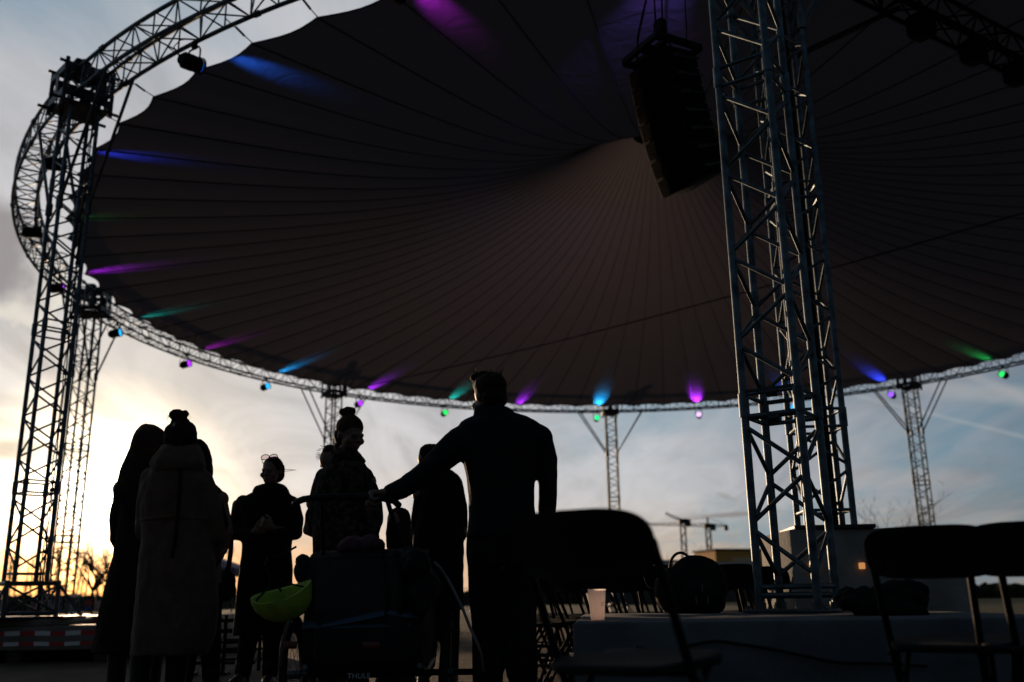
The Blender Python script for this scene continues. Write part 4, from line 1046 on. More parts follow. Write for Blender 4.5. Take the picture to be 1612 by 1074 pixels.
def person_hidden():
    s = P(7.0, 520, 'person in dark clothes almost hidden behind the speckled jacket, only hair and elbow showing')
    feet = ((-.09, .0), (.09, .0))
    mb = MB(); H, c, rot = s.head(mb, 521, 728, yaw=160); s.core(mb, 524, 785, 900, .36, feet=feet, neck=c + Vector((0, .0, -.1)))
    mb.limb([s.pt(497, 795), s.pt(484, 835), s.pt(515, 850, .1)], [.042, .034, .026]); s.hand(mb, s.pt(515, 850, .1), (1, .2, 0), (0, 1, 0), .95, 40, 1)
    mb.limb([s.pt(552, 795), s.pt(560, 840), s.pt(545, 865, .1)], [.042, .034, .026]); s.hand(mb, s.pt(545, 865, .1), (-1, .2, 0), (0, 1, 0), .95, 40, -1)
    s.skin(mb)
    mb = MB(); s.rows(mb, [(508, 540, 764, .07, 0), (500, 552, 778, .10, 0), (494, 556, 800, .12, 0), (497, 554, 850, .13, 0), (490, 556, 890, .13, 0), (480, 556, 905, .13, 0), (478, 556, 940, .13, 0)])
    mb.limb([s.pt(504, 788), s.pt(493, 812), s.pt(488, 832, .02), s.pt(512, 848, .1)], [.062, .058, .052, .045]); mb.limb([s.pt(548, 788), s.pt(558, 835), s.pt(546, 862, .1)], [.06, .055, .045])
    s.part(mb, 'jacket', COATK, .011, .008, 9)
    mb = MB(); s.rows(mb, [(514, 530, 702, .04, 0), (508, 537, 709, .08, 0), (506, 538, 722, .09, 0), (509, 536, 740, .08, 0), (514, 530, 748, .05, 0)]); s.part(mb, 'hair', HAIRD, .008, .010, 24)
    s.tubes(flyaway(s, s.pt(514, 715), (.05, .05, .05), 18, .05, 90, 220, .4), 'hair_strands', HAIRD, .0016)
    mb = MB()
    for k, (fx, fy) in zip((-1, 1), feet): mb.limb([s.pt(520 + k * 14, 930), Vector((s.o.x + fx, s.o.y + fy, .1))], [.09, .06])
    s.part(mb, 'trousers', TROUS, .012, .005, 9); s.boots(feet, top=.15, name='shoe')
person_hidden()

def person_child():
    s = P(6.0, 626, 'child with dark hair, its sunlit edge put in as pale strands, peeking out between the stroller and the man')
    feet = ((-.06, .0), (.06, .0))
    mb = MB(); H, c, rot = s.head(mb, 628, 828, yaw=165, sz=.93); a, h = s.core(mb, 626, 886, 960, .27, feet=feet, neck=c + Vector((0, .0, -.08)))
    for k, th in ((-1, 1), (1, -1)):
        w0 = a + Vector((k * .17, .05, -.34)); mb.limb([a + Vector((k * .12, 0, -.04)), a + Vector((k * .17, 0, -.2)), w0], [.04, .034, .024]); s.hand(mb, w0, (0, .2, -1), (-k, 0, 0), .75, 30, th)
    s.skin(mb)
    mb = MB(); s.rows(mb, [(612, 644, 866, .06, 0), (602, 652, 878, .09, 0), (598, 655, 900, .10, 0), (598, 655, 960, .11, 0), (596, 658, 990, .11, 0)]); 
    for k in (-1, 1): mb.limb([a + Vector((k * .12, 0, -.04)), a + Vector((k * .17, 0, -.2)), a + Vector((k * .17, .05, -.32))], [.05, .045, .04])
    s.part(mb, 'jacket', COATK, .010, .006, 10)
    mb = MB(); s.rows(mb, [(624, 633, 799, .03, 0), (616, 641, 803, .06, 0), (611, 646, 812, .08, 0), (609, 648, 826, .09, 0), (609, 649, 845, .09, -.01), (612, 650, 868, .075, -.02), (622, 650, 888, .04, -.03), (634, 648, 900, .02, -.03)]); s.part(mb, 'hair', HAIRD, .008, .007, 20)
    s.tubes([[s.pt(644 + rd.uniform(-2, 3), 820 + rd.uniform(0, 20), rd.uniform(-.06, .03)), s.pt(648 + rd.uniform(-2, 2), 862, rd.uniform(-.05, .03)), s.pt(645 + rd.uniform(-3, 3), 890 + rd.uniform(-8, 14), rd.uniform(-.05, .0))] for i in range(26)], 'hair_strands', HAIRL, .0022)  # pale strands paint the sunlit edge onto dark hair
    mb = MB()
    for k, (fx, fy) in zip((-1, 1), feet): mb.limb([s.pt(626 + k * 10, 985), Vector((s.o.x + fx, s.o.y + fy, .1))], [.07, .05])
    s.part(mb, 'trousers', TROUS, .012, .004, 9); s.boots(feet, top=.13, name='shoe')
person_child()

def person_beanie():
    s = P(7.4, 690, 'person in a dark beanie and jacket standing behind the outstretched arm of the man')
    feet = ((-.10, .0), (.09, .0))
    mb = MB(); H, c, rot = s.head(mb, 677, 727, yaw=130, pitch=-4); s.core(mb, 690, 772, 890, .38, feet=feet, neck=c + Vector((0.02, .0, -.1)))
    mb.limb([s.pt(722, 785), s.pt(729, 838), s.pt(712, 868, .14)], [.042, .034, .026]); s.hand(mb, s.pt(712, 868, .14), (-.6, .5, -.2), (0, 1, 0), 1, 40, -1)
    mb.limb([s.pt(664, 785), s.pt(655, 840), s.pt(672, 868, .14)], [.042, .034, .026]); s.hand(mb, s.pt(672, 868, .14), (.6, .5, -.2), (0, 1, 0), 1, 40, 1)
    s.skin(mb)
    mb = MB(); s.rows(mb, [(672, 706, 738, .08, 0), (668, 716, 744, .10, 0), (664, 724, 750, .12, 0), (662, 731, 772, .135, 0), (657, 731, 810, .14, 0), (650, 730, 845, .145, 0), (647, 730, 900, .15, 0), (646, 730, 960, .15, 0)])
    mb.limb([s.pt(716, 762), s.pt(725, 795), s.pt(724, 840, .02), s.pt(712, 864, .12)], [.068, .054, .052, .045]); mb.limb([s.pt(668, 772), s.pt(659, 815), s.pt(657, 845, .02), s.pt(670, 866, .12)], [.066, .06, .056, .045])
    s.part(mb, 'jacket', COATK, .011, .008, 9)
    mb = MB(); s.rows(mb, [(669, 689, 738, .07, 0), (667, 704, 744, .09, .0), (668, 711, 752, .10, 0)]); s.part(mb, 'collar', COATK, .010, .008, 12)
    mb = MB(); s.rows(mb, [(669, 688, 700, .035, 0), (662, 693, 706, .075, 0), (659, 695, 717, .092, 0), (659, 695, 729, .094, 0), (660, 694, 733, .09, 0)]); s.part(mb, 'beanie', COATD, .008, .004, 20)
    mb = MB()
    for k, (fx, fy) in zip((-1, 1), feet): mb.limb([s.pt(688 + k * 17, 930), Vector((s.o.x + fx, s.o.y + fy, .1))], [.10, .065])
    s.part(mb, 'trousers', TROUS, .012, .005, 9); s.boots(feet, top=.15, name='shoe')
person_beanie()

def person_man():
    s = P(5.0, 795, 'tall man in a dark jacket seen from behind, reaching out to the stroller handle')
    feet = ((-.10, .02), (.09, -.02))
    mb = MB(); H, c, rot = s.head(mb, 770, 624, yaw=208, pitch=10, sz=1.06); s.core(mb, 790, 690, 868, .42, feet=feet, neck=c + Vector((.03, .0, -.11)))
    hl = Vector((at(600, 786, 4.97).x, 4.97, at(600, 786, 4.97).z))
    wl = s.pt(619, 783, -.19)
    mb.limb([s.pt(722, 690), s.pt(672, 752, -.10), wl], [.055, .045, .031])
    s.hand(mb, wl, (-1, -.25, -.12), (.0, -.35, -1), 1.05, 58, -1, 1.12)
    mb.limb([s.pt(852, 690), s.pt(862, 760, .02), s.pt(862, 822, .06)], [.055, .046, .033]); s.hand(mb, s.pt(862, 824, .06), (-.05, .1, -1), (-1, 0, 0), 1.05, 30, -1)
    s.skin(mb)
    mb = MB()
    s.rows(mb, [(752, 812, 652, .085, 0), (735, 834, 660, .115, 0), (722, 852, 671, .135, 0), (720, 858, 695, .15, 0), (729, 846, 730, .15, 0), (736, 842, 765, .145, 0), (737, 841, 800, .145, 0), (735, 844, 828, .145, 0), (732, 848, 846, .15, 0)])
    mb.limb([s.pt(727, 696), s.pt(716, 705, -.02), s.pt(700, 721, -.04), s.pt(668, 753, -.10), s.pt(640, 773, -.15), s.pt(622, 783, -.19)], [.085, .083, .076, .062, .050, .044])
    mb.limb([s.pt(846, 692), s.pt(858, 722, .01), s.pt(864, 762, .02), s.pt(863, 800, .05), s.pt(862, 818, .06)], [.085, .066, .053, .046, .040])
    s.part(mb, 'jacket', JACKN, .009, .007, 10)
    mb = MB(); s.rows(mb, [(748, 797, 641, .085, .0), (746, 806, 647, .10, .0), (745, 815, 656, .11, 0), (738, 826, 666, .12, 0)]); s.part(mb, 'collar', JACKN, .008, .008, 14)
    mb = MB()
    mb.ell(H(0, .025, .035), (.084, .096, .086), rot, 20, 14); mb.ell(H(0, .055, -.03), (.072, .060, .065), rot); mb.ell(H(0, -.03, .075), (.07, .06, .045), rot)
    mb.ell(H(0, .0, .06), (.080, .088, .066), rot)
    for i in range(10): mb.ell(H(rd.uniform(-.05, .05), rd.uniform(-.06, .03), .112 + rd.uniform(-.006, .006)), (.03, .03, .018))
    s.part(mb, 'hair', HAIRD, .007, .006, 26, 1)
    tf = []
    for i in range(80):
        p = H(rd.uniform(-.07, .07), rd.uniform(-.08, .06), .10); q = p + Vector((rd.uniform(-.03, .02), 0, rd.uniform(.018, .045))); tf.append([p, p.lerp(q, .6) + Vector((rd.uniform(-.006, .006), 0, 0)), q])
    s.tubes(tf, 'hair_tuft', HAIRB, .0022)
    mb = MB()
    s.rows(mb, [(735, 848, 838, .13, 0), (734, 850, 868, .135, 0), (737, 850, 890, .13, 0)])
    for k, (fx, fy) in zip((-1, 1), feet):
        f = Vector((s.o.x + fx, s.o.y + fy, .08)); hp = s.pt(792 + k * 26, 878); mb.limb([hp, hp.lerp(f, .5) + Vector((-k * .012, .02, 0)), f], [.104, .088, .066])
    s.part(mb, 'trousers', TROUS, .011, .008, 9); s.boots(feet, top=.12, name='shoe')
person_man()

# ------------------------------------------------------------------ stroller trailer with its load
def stroller():
    Y = 4.85; q = lambda px, py, dy=0: at(px, py, Y) + Vector((0, dy, 0))
    o = q(575, 940); o.z = 0
    t = thing('stroller_trailer', 'dark two-wheeled child trailer stroller with blue piping seen from behind', 'stroller', o); t['_o'] = o
    FAB = mat('trailer_fabric', (.022, .020, .022), .9, 0, .3, 12, .5, 220, spec=.15); FABL = mat('trailer_panel', (.036, .030, .030), .9, 0, .25, 10, .5, 260, spec=.15)
    BLUE = mat('blue_piping', (.012, .045, .085), .6, 0, .2)
    W, top = .275, q(575, 868).z
    # body: profile swept across the width
    prof_ = [(-.02, .30), (-.06, .36), (-.05, .60), (.0, top - .03), (.06, top), (.30, top + .02), (.55, top - .10), (.78, .52), (.85, .34), (.70, .24), (.10, .24)]
    rings = []
    for x, k in ((-W, .93), (-W - .015, .97), (-W, 1), (-W * .5, 1.012), (0, 1.018), (W * .5, 1.012), (W, 1), (W + .015, .97), (W, .93)):
        rings.append([Vector((o.x + x, Y + .35 + (y - .35) * k, .5 + (z - .5) * k)) for y, z in prof_])
    mb = MB(); mb.loft(rings); mb.build('cabin', FAB, t)
    mb = MB()     # rear flap (lighter), slightly proud
    fl = []
    for x in (-.235, -.12, 0, .10, .19): fl.append([Vector((o.x + x, yy - .03 - .012 * math.cos(x * 9), zz)) for yy, zz in ((Y - .065, .60), (Y - .06, .52), (Y - .052, .62 + .09), (Y - .03, top - .09), (Y - .015, top - .04))][1:])
    vs = [v for r in fl for v in r]; m = 4
    mb.add(vs, [(i * m + k, (i + 1) * m + k, (i + 1) * m + k + 1, i * m + k + 1) for i in range(4) for k in range(3)]); mb.build('rear_flap', FABL, t)
    mb = MB()
    mb.pipe([q(482, 984, -.08), q(520, 981, -.10), q(560, 974, -.11), q(600, 966, -.11), q(615, 962, -.10), q(640, 966, -.10), q(660, 968, -.08)], .022, 6, flat=.35)
    mb.pipe([q(482, 984, -.08), q(540, 986, -.11), q(600, 984, -.11), q(650, 982, -.09)], .010, 6, flat=.5); mb.build('piping', BLUE, t)
    mb = MB(); mb.box((o.x, Y - .075, .44), (.46, .07, .26), bev=.03); mb.build('rear_pocket', FAB, t)
    mb = MB()
    for px in (612, 634): mb.pipe([q(px - 8, 868, -.03), q(px, 900, -.075), q(px + 3, 935, -.10), q(px + 2, 968, -.11)], .016, 6, flat=.3)
    mb.build('strap', BLACKP, t)
    RED = mat('red_reflector', (.09, .008, .007), .3, 0, .1, bump=0)
    for px in (590, 466): 
        mb = MB(); p = q(px, 1014, -.118); mb.box(p, (.085 if px > 500 else .06, .012, .034), bev=.005); mb.build('reflector', RED, t)
    # maker's lettering on the rear pocket
    cu = bpy.data.curves.new('lettering', 'FONT'); cu.body = 'THULE'; cu.size = .034; cu.extrude = .001; cu.align_x = 'CENTER'; cu.space_character = 1.08
    tmp = bpy.data.objects.new('lt', cu); COL.objects.link(tmp); dg = bpy.context.evaluated_depsgraph_get()
    me = bpy.data.meshes.new_from_object(tmp.evaluated_get(dg)); bpy.data.objects.remove(tmp)
    me.materials.clear(); me.materials.append(mat('lettering_grey', (.5, .5, .52), .5, bump=0))
    lo = link('lettering', me, t); lo.location = q(571, 1065, -.118) - o; lo.rotation_euler = (R(90), 0, 0)
    # wheels
    for sx in (-1, 1):
        c = Vector((o.x + sx * (W + .11), Y + .22, .25)); tilt = Matrix.Rotation(R(3 * sx), 3, 'Y')
        mb = MB(); mb.pipe([c + tilt @ Vector((0, .235 * math.cos(a), .235 * math.sin(a))) for a in [2 * PI * i / 48 for i in range(48)]], .022, 10, True); wh = mb.build('wheel', RUBBER, t)
        mb = MB(); mb.pipe([c + tilt @ Vector((0, .21 * math.cos(a), .21 * math.sin(a))) for a in [2 * PI * i / 48 for i in range(48)]], .010, 8, True)
        for i in range(16):
            a = 2 * PI * i / 16; mb.tube(c + tilt @ Vector((sx * .02 * (-1) ** i, .02 * math.cos(a + .5), .02 * math.sin(a + .5))), c + tilt @ Vector((0, .21 * math.cos(a), .21 * math.sin(a))), .0013, 4)
        mb.tube(c - tilt @ Vector((.035, 0, 0)), c + tilt @ Vector((.035, 0, 0)), .024, 12); mb.build('rim', ALUD, wh, org=o)
        mb = MB(); mb.pipe([c + tilt @ Vector((0, .275 * math.cos(a), .275 * math.sin(a))) for a in [R(20 + 150 * i / 20) for i in range(21)]], .022, 6, flat=.3); mb.build('mudguard', BLACKP, t)
    # frame and handlebar
    mb = MB()
    hb = [(463, 793, .02), (468, 791, -.02), (482, 788, -.06), (500, 786, -.08), (540, 785, -.09), (580, 785, -.085), (606, 787, -.07), (622, 790, -.04), (628, 796, .0)]
    pts = [q(a, b, c) for a, b, c in hb]
    mb.pipe(pts, .017, 10); mb.build('handlebar', RUBBER, t)
    for a_, b_ in ((512, 505), (612, 640)): mb = MB(); mb.pipe([q(a_, 787, -.08), q(a_ + (b_ - a_) * .4, 830, -.03), q(b_, 880, .06), q(b_, 960, .2)], .012, 8); mb.build('handle_arm', BLACKM, t)
    mb = MB(); mb.tube((o.x - W - .1, Y + .22, .25), (o.x + W + .1, Y + .22, .25), .012, 8); mb.pipe([(o.x - W, Y - .04, .30), (o.x - W, Y + .3, .24), (o.x - W, Y + .85, .30)], .013, 8); mb.pipe([(o.x + W, Y - .04, .30), (o.x + W, Y + .3, .24), (o.x + W, Y + .85, .30)], .013, 8); mb.build('frame_tube', ALUD, t)
    c = Vector((o.x, Y + 1.05, .12)); mb = MB(); mb.pipe([c + Vector((0, .10 * math.cos(a), .10 * math.sin(a))) for a in [2 * PI * i / 28 for i in range(28)]], .02, 8, True); mb.tube(c, Vector((o.x, Y + .84, .34)), .015, 8); mb.tube(c - Vector((.03, 0, 0)), c + Vector((.03, 0, 0)), .02, 10); mb.build('front_wheel', RUBBER, t)
    # bent grey rod on the right
    mb = MB(); mb.pipe([q(683, 885, .0), q(692, 893, .0), q(705, 912, .0), q(717, 935, .0), q(729, 960, .0), q(740, 988, .0), (q(750, 1010)), q(757, 1028, .02), q(760, 1060, .10), Vector((q(756, 1074).x, Y + .22, .28))], .0075, 8)
    tag(mb.build('flexible_rod', mat('grey_rod', (.16, .15, .15), .5, bump=0)), 'thin grey bent rod arching down on the right of the stroller', 'rod')
    mb = MB(); mb.box(Vector((q(757, 1074).x - .14, Y + .22, .25)), (.3, .03, .03)); mb.build('rod_bracket', BLACKM, t)
    # folded blanket
    b = q(556, 862, .1)
    mb = MB(); rr = random.Random(2)
    for i in range(12): mb.ell(b + Vector((rr.uniform(-.085, .09), rr.uniform(-.05, .1), .01 + rr.uniform(-.01, .02))), (rr.uniform(.04, .07), .06, rr.uniform(.025, .04)), Matrix.Rotation(rr.uniform(-.4, .4), 3, 'Y'))
    ob = remesh(mb, .008, 'blanket', mat('pink_blanket', (.10, .05, .065), .95, 0, .3, 20, .4, 120, spec=.1), None, 2, .012, 22, b); ob.location = b
    tag(ob, 'crumpled dusky pink blanket lying on top of the stroller', 'blanket')
    # helmet hanging by its straps on the left
    c = q(450, 948, -.06); H = mat('hi_vis_yellow', (.23, .345, .03), .75, 0, .3, 9, .4, 40)
    t2 = thing('cycle_helmet', 'fluorescent yellow-green helmet hanging upside down by its straps on the stroller', 'helmet', c)
    t2.rotation_euler = (R(20), R(-7), 0)
    mb = MB(); n = 40; rings = []
    for zz, rr_, k in ((.052, .150, 1), (.030, .150, 1), (-.01, .140, 1), (-.05, .112, 1), (-.075, .078, 1), (-.087, .035, 1), (-.0885, .004, 1)): rings.append((zz, rr_))
    def rg(zz, r0, th=0): return [Vector(((r0 - th) * math.cos(a) - .02 * (zz / .09 if zz < 0 else 0), (r0 - th) * .72 * math.sin(a), zz + .020 * math.cos(a) * (1 if zz > 0 else .4) + (.012 * math.cos(2 * a) if zz > .02 else 0))) for a in [2 * PI * i / n for i in range(n)]]
    rs = [rg(zz, r0) for zz, r0 in rings[::-1]] + [rg(.050, .138)] + [rg(zz + .012, max(.003, r0 - .022)) for zz, r0 in rings[1:]]
    mb.loft(rs); sh = mb.build('shell', H, t2, org=(0, 0, 0))
    mb = MB(); mb.box((-.035, -.1005, .030), (.030, .010, .024), bev=.004); mb.build('clip', H, sh, org=(0, 0, 0))
    mb = MB(); kn = q(440, 905, -.06) - c
    mb.pipe([Vector((-.12, -.03, .035)), kn + Vector((-.02, 0, -.05)), kn], .006, 5, flat=.4); mb.pipe([Vector((.13, -.02, .06)), kn + Vector((.03, .02, -.03)), kn], .005, 5, flat=.4); mb.pipe([Vector((-.02, .08, .03)), kn], .006, 5, flat=.4)
    mb.pipe([kn, q(434, 885, -.04) - c, q(438, 876, -.02) - c, q(452, 880, .02) - c, q(478, 872, .06) - c], .006, 5); mb.build('strap', BLACKP, t2, org=(0, 0, 0))
    b = q(655, 892, -.02); mb = MB(); mb.ell(b, (.085, .11, .085)); mb.ell(b + Vector((.03, .03, -.10)), (.085, .11, .11)); mb.ell(b + Vector((-.05, .05, .05)), (.07, .09, .05)); mb.ell(b + Vector((.02, -.05, -.16)), (.06, .08, .09))
    ob = remesh(mb, .009, 'shoulder_bag', BLACKP, None, 2, .014, 14, b); ob.location = b; tag(ob, 'slouching black bag slung over the right corner of the stroller', 'bag')
    # soft bag hung at the left of the cabin
    b = q(477, 900, .05); mb = MB(); mb.ell(b, (.055, .07, .06)); mb.ell(b + Vector((-.01, 0, .05)), (.04, .05, .035)); mb.ell(b + Vector((.03, 0, -.08)), (.06, .07, .08))
    ob = remesh(mb, .009, 'pouch', BLACKP, None, 2, .010, 20, b); ob.location = b; tag(ob, 'small black pouch tied to the upper left corner of the stroller', 'bag')
stroller()

# ------------------------------------------------------------------ low rack between the coats
def rack():
    Y = 8.7; o = at(345, 1030, Y); o.z = 0
    t = thing('chair_rack', 'low dark metal rack with rails on the ground behind the women', 'rack', o); t['_o'] = o
    mb = MB()
    for x in (-.24, .04, .22):
        mb.tube(o + Vector((x, 0, 0)), o + Vector((x, 0, .5)), .018, 8); mb.tube(o + Vector((x, .5, 0)), o + Vector((x, .5, .5)), .018, 8); mb.box(o + Vector((x, 0, .012)), (.1, .12, .024))
    mb.build('post', BLACKM, t)
    mb = MB()
    for z in (.10, .19, .27, .36, .45):
        for y in (0, .5): mb.tube(o + Vector((-.3, y, z)), o + Vector((.32, y, z)), .013, 6)
    for x in (-.24, .22):
        for z in (.10, .45): mb.tube(o + Vector((x, 0, z)), o + Vector((x, .5, z)), .012, 6)
    mb.build('rail', BLACKM, t)
rack()

# ------------------------------------------------------------------ background: trees, hedge, fence, buildings, cranes
BARK = mat('bark', (.045, .033, .025), .95, 0, .3, 5, .4, 30, spec=.1); TWIG = mat('twigs', (.04, .028, .02), .95, bump=0, spec=.1)
def tree(px, Y, py_top, label, lean=0, spread=.5, seed=0, limbs=7, poplar=False, group='bare trees along the far edge of the field', fork=.45):
    rr = random.Random(seed); b = at(px, 940, Y); o = Vector((b.x, Y, 0)); h = at(px, py_top, Y).z
    t = thing('bare_tree', label, 'tree', o, group)
    tr, tw = MB(), MB(); r0 = h * (.016 if poplar else .026)
    def branch(p, d, ln, r, lev, mb):
        pts = [p]; rs = [r]; n = 5
        for i in range(n):
            d = (d + Vector((rr.uniform(-.16, .16), rr.uniform(-.16, .16), rr.uniform(-.02, .12)))).normalized(); p = p + d * ln / n; pts.append(p); rs.append(r * (1 - .9 * (i + 1) / n))
        mb.pipe(pts, rs, 6 if lev < 2 else 4)
        if lev < 3:
            for k in range((6, 4, 3)[lev]):
                i = rr.randint(1, n); a = rr.uniform(0, 2 * PI); s_ = (.45 if poplar else .9)
                dd = (d + Vector((math.cos(a), math.sin(a), rr.uniform(-.1, .5))) * s_).normalized()
                branch(pts[i], dd, ln * rr.uniform(.4, .62), max(rs[i] * .7, .011 * Y / 90), lev + 1, tw if lev >= 1 else mb)
    n = 8; p = Vector((0, 0, -.05)); d = Vector((lean, 0, 1)).normalized(); pts = [p]; rs = [r0]
    top = h * (1 if poplar else fork)
    for i in range(n):
        d = (d + Vector((rr.uniform(-.05, .05), rr.uniform(-.05, .05), 0))).normalized(); p = p + d * top / n; pts.append(p); rs.append(r0 * (1 - (.85 if poplar else .3) * (i + 1) / n))
    tr.pipe(pts, rs, 8)
    if poplar:
        for i in range(40):
            j = rr.randint(1, n - 1); a = rr.uniform(0, 2 * PI); branch(pts[j].lerp(pts[j + 1], rr.random()), Vector((math.cos(a) * .35, math.sin(a) * .35, 1)).normalized(), h * rr.uniform(.12, .28), r0 * .35, 2, tw)
    else:
        for i in range(limbs):
            a = rr.uniform(0, 2 * PI); j = rr.randint(n - 3, n)
            branch(pts[j], Vector((math.cos(a) * spread * 1.3 + lean * .3, math.sin(a) * spread, 1)).normalized(), h * (1 - fork) * rr.uniform(.8, 1.05), r0 * .62, 0, tr)
    tr.build('trunk', BARK, t, org=(0, 0, 0)); tw.build('crown', TWIG, t, org=(0, 0, 0))
tree(138, 92, 838, 'spreading bare tree with a leaning trunk left of the long-haired woman', lean=.28, spread=.75, seed=3, limbs=8, fork=.42)
tree(172, 100, 846, 'bare tree half hidden by the edge of the long dark coat', lean=-.1, spread=.6, seed=8)
for i, (px, pt) in enumerate(((4, 890), (14, 884), (22, 876), (36, 890), (46, 882), (56, 886), (64, 862), (70, 876), (77, 882), (83, 870), (89, 878), (96, 868), (104, 884), (112, 876), (119, 872), (126, 886), (133, 880), (152, 874), (160, 882), (168, 870))):
    tree(px, 96 + (i * 7) % 15, pt, 'slim upright bare tree in the backlit row by the sun', seed=20 + i, poplar=True, group='slim bare trees in the backlit row')
tree(358, 95, 862, 'slim bare tree top above the purple tent roof', seed=41, poplar=True)
tree(1420, 45, 806, 'small bare tree tip rising above the right-hand chair back', seed=44, poplar=False, spread=.5, limbs=6)
tree(1350, 70, 824, 'tiny bare treetop right beside the dark tower', seed=45, poplar=True)
tree(1098, 160, 872, 'bare treetop between the two cranes above the roofs', seed=46, spread=.8)
tree(1040, 150, 876, 'bare treetop left of the first crane', seed=47, spread=.8)
def hedge():
    mb = MB(); rr = random.Random(6)
    for i in range(2600):
        x = rr.uniform(-75, 75); y = 108 + rr.uniform(-2, 2); hh = 1.5 + .5 * noise.noise(Vector((x * .12, 0, 0))) + .25 * noise.noise(Vector((x * .9, 3, 0)))
        z = rr.uniform(0, hh); s_ = rr.uniform(.25, .5); a = Vector((rr.gauss(0, 1), rr.gauss(0, 1), rr.gauss(0, 1))).normalized(); u = a.orthogonal().normalized() * s_; v = a.cross(u)
        mb.add([Vector((x, y, z)) + u, Vector((x, y, z)) + v, Vector((x, y, z)) - u, Vector((x, y, z)) - v], [(0, 1, 2, 3)])
    for i in range(60): mb.ell((-75 + i * 2.5, 108.3, .5), (1.6, 1.2, 1.1 + .2 * rr.random()), None, 8, 5)
    tag(mb.build('hedge', mat('hedge_leaves', (.03, .035, .015), .95, 0, .5, 2, 0, spec=.1), smooth=False), 'long low dark hedge along the far side of the field', 'hedge')
hedge()
def fence():
    Y = 46; o = Vector((-24, Y, 0)); t = thing('site_fence', 'see-through wire construction fence in front of the far hedge', 'fence', o)
    G = mat('galvanised', (.5, .5, .5), .5, .7, .2)
    for i in range(11):
        x = i * 2.2
        mb = MB(); mb.tube((x, 0, 0), (x, 0, 1.15), .022, 6); mb.box((x, 0, .06), (.24, .5, .12), bev=.02); mb.build('post', G, t, org=(0, 0, 0))
    mb = MB()
    for z in (.18, 1.12): mb.tube((0, 0, z), (22, 0, z), .014, 5)
    for i in range(110): mb.tube((i * .2, .01, .18), (i * .2, .01, 1.12), .0035, 4, caps=False)
    for z in (.4, .62, .85): mb.tube((0, .01, z), (22, .01, z), .0035, 4, caps=False)
    mb.build('mesh_panel', G, t, org=(0, 0, 0))
    for px, w, z0, z1, c, lb in ((56, 12, 948, 961, (.35, .10, .08), 'dull red banner on the wire fence, left of the second tower foot'), (85, 7, 945, 957, (.5, .42, .06), 'small yellow sign on the wire fence beside the second tower foot'), (138, 12, 946, 954, (.5, .06, .03), 'bright red banner on the fence right of the second tower foot'), (138, 9, 955, 960.5, (.08, .15, .5), 'small blue sign under the bright red banner on the fence'), (156, 14, 946, 960, (.6, .38, .28), 'pale orange banner on the fence beside the long dark coat')):
        a, b = at(px - w / 2, z0, Y - .06), at(px + w / 2, z1, Y - .06); mb = MB(); c_ = (a + b) / 2
        mb.box((0, 0, 0), (abs(b.x - a.x), .02, abs(a.z - b.z)), bev=.004)
        for k in (-1, 1): mb.box((k * abs(b.x - a.x) * .48, .02, 0), (.03, .05, .05))
        ob = mb.build('fence_banner', mat('banner', c, .7, 0, .2)); ob.location = c_; tag(ob, lb, 'banner')
fence()
def tent():
    Y = 40; o = at(352, 930, Y); o.z = 0; t = thing('gazebo_tent', 'small gazebo with a dusky purple roof far behind the handbag', 'tent', o); t['_o'] = o
    pk = at(330, 872, Y); ev = at(352, 896, Y).z; w = 1.5
    mb = MB(); c = [(-w, -w), (w, -w), (w, w), (-w, w)]; ct = Vector((pk.x, Y, 0)); top = Vector((pk.x, Y, pk.z))
    vs = [ct + Vector((x, y, ev)) for x, y in c] + [top] + [ct + Vector((x, y, ev - .28)) for x, y in c]
    mb.add(vs, [(0, 1, 4), (1, 2, 4), (2, 3, 4), (3, 0, 4), (0, 5, 6, 1), (1, 6, 7, 2), (2, 7, 8, 3), (3, 8, 5, 0)]); mb.build('roof', mat('purple_canvas', (.10, .07, .13), .8, 0, .15), t, smooth=False)
    for x, y in c:
        mb = MB(); mb.tube(ct + Vector((x * .97, y * .97, 0)), ct + Vector((x * .97, y * .97, ev)), .03, 6); mb.build('leg', ALUD, t)
tent()
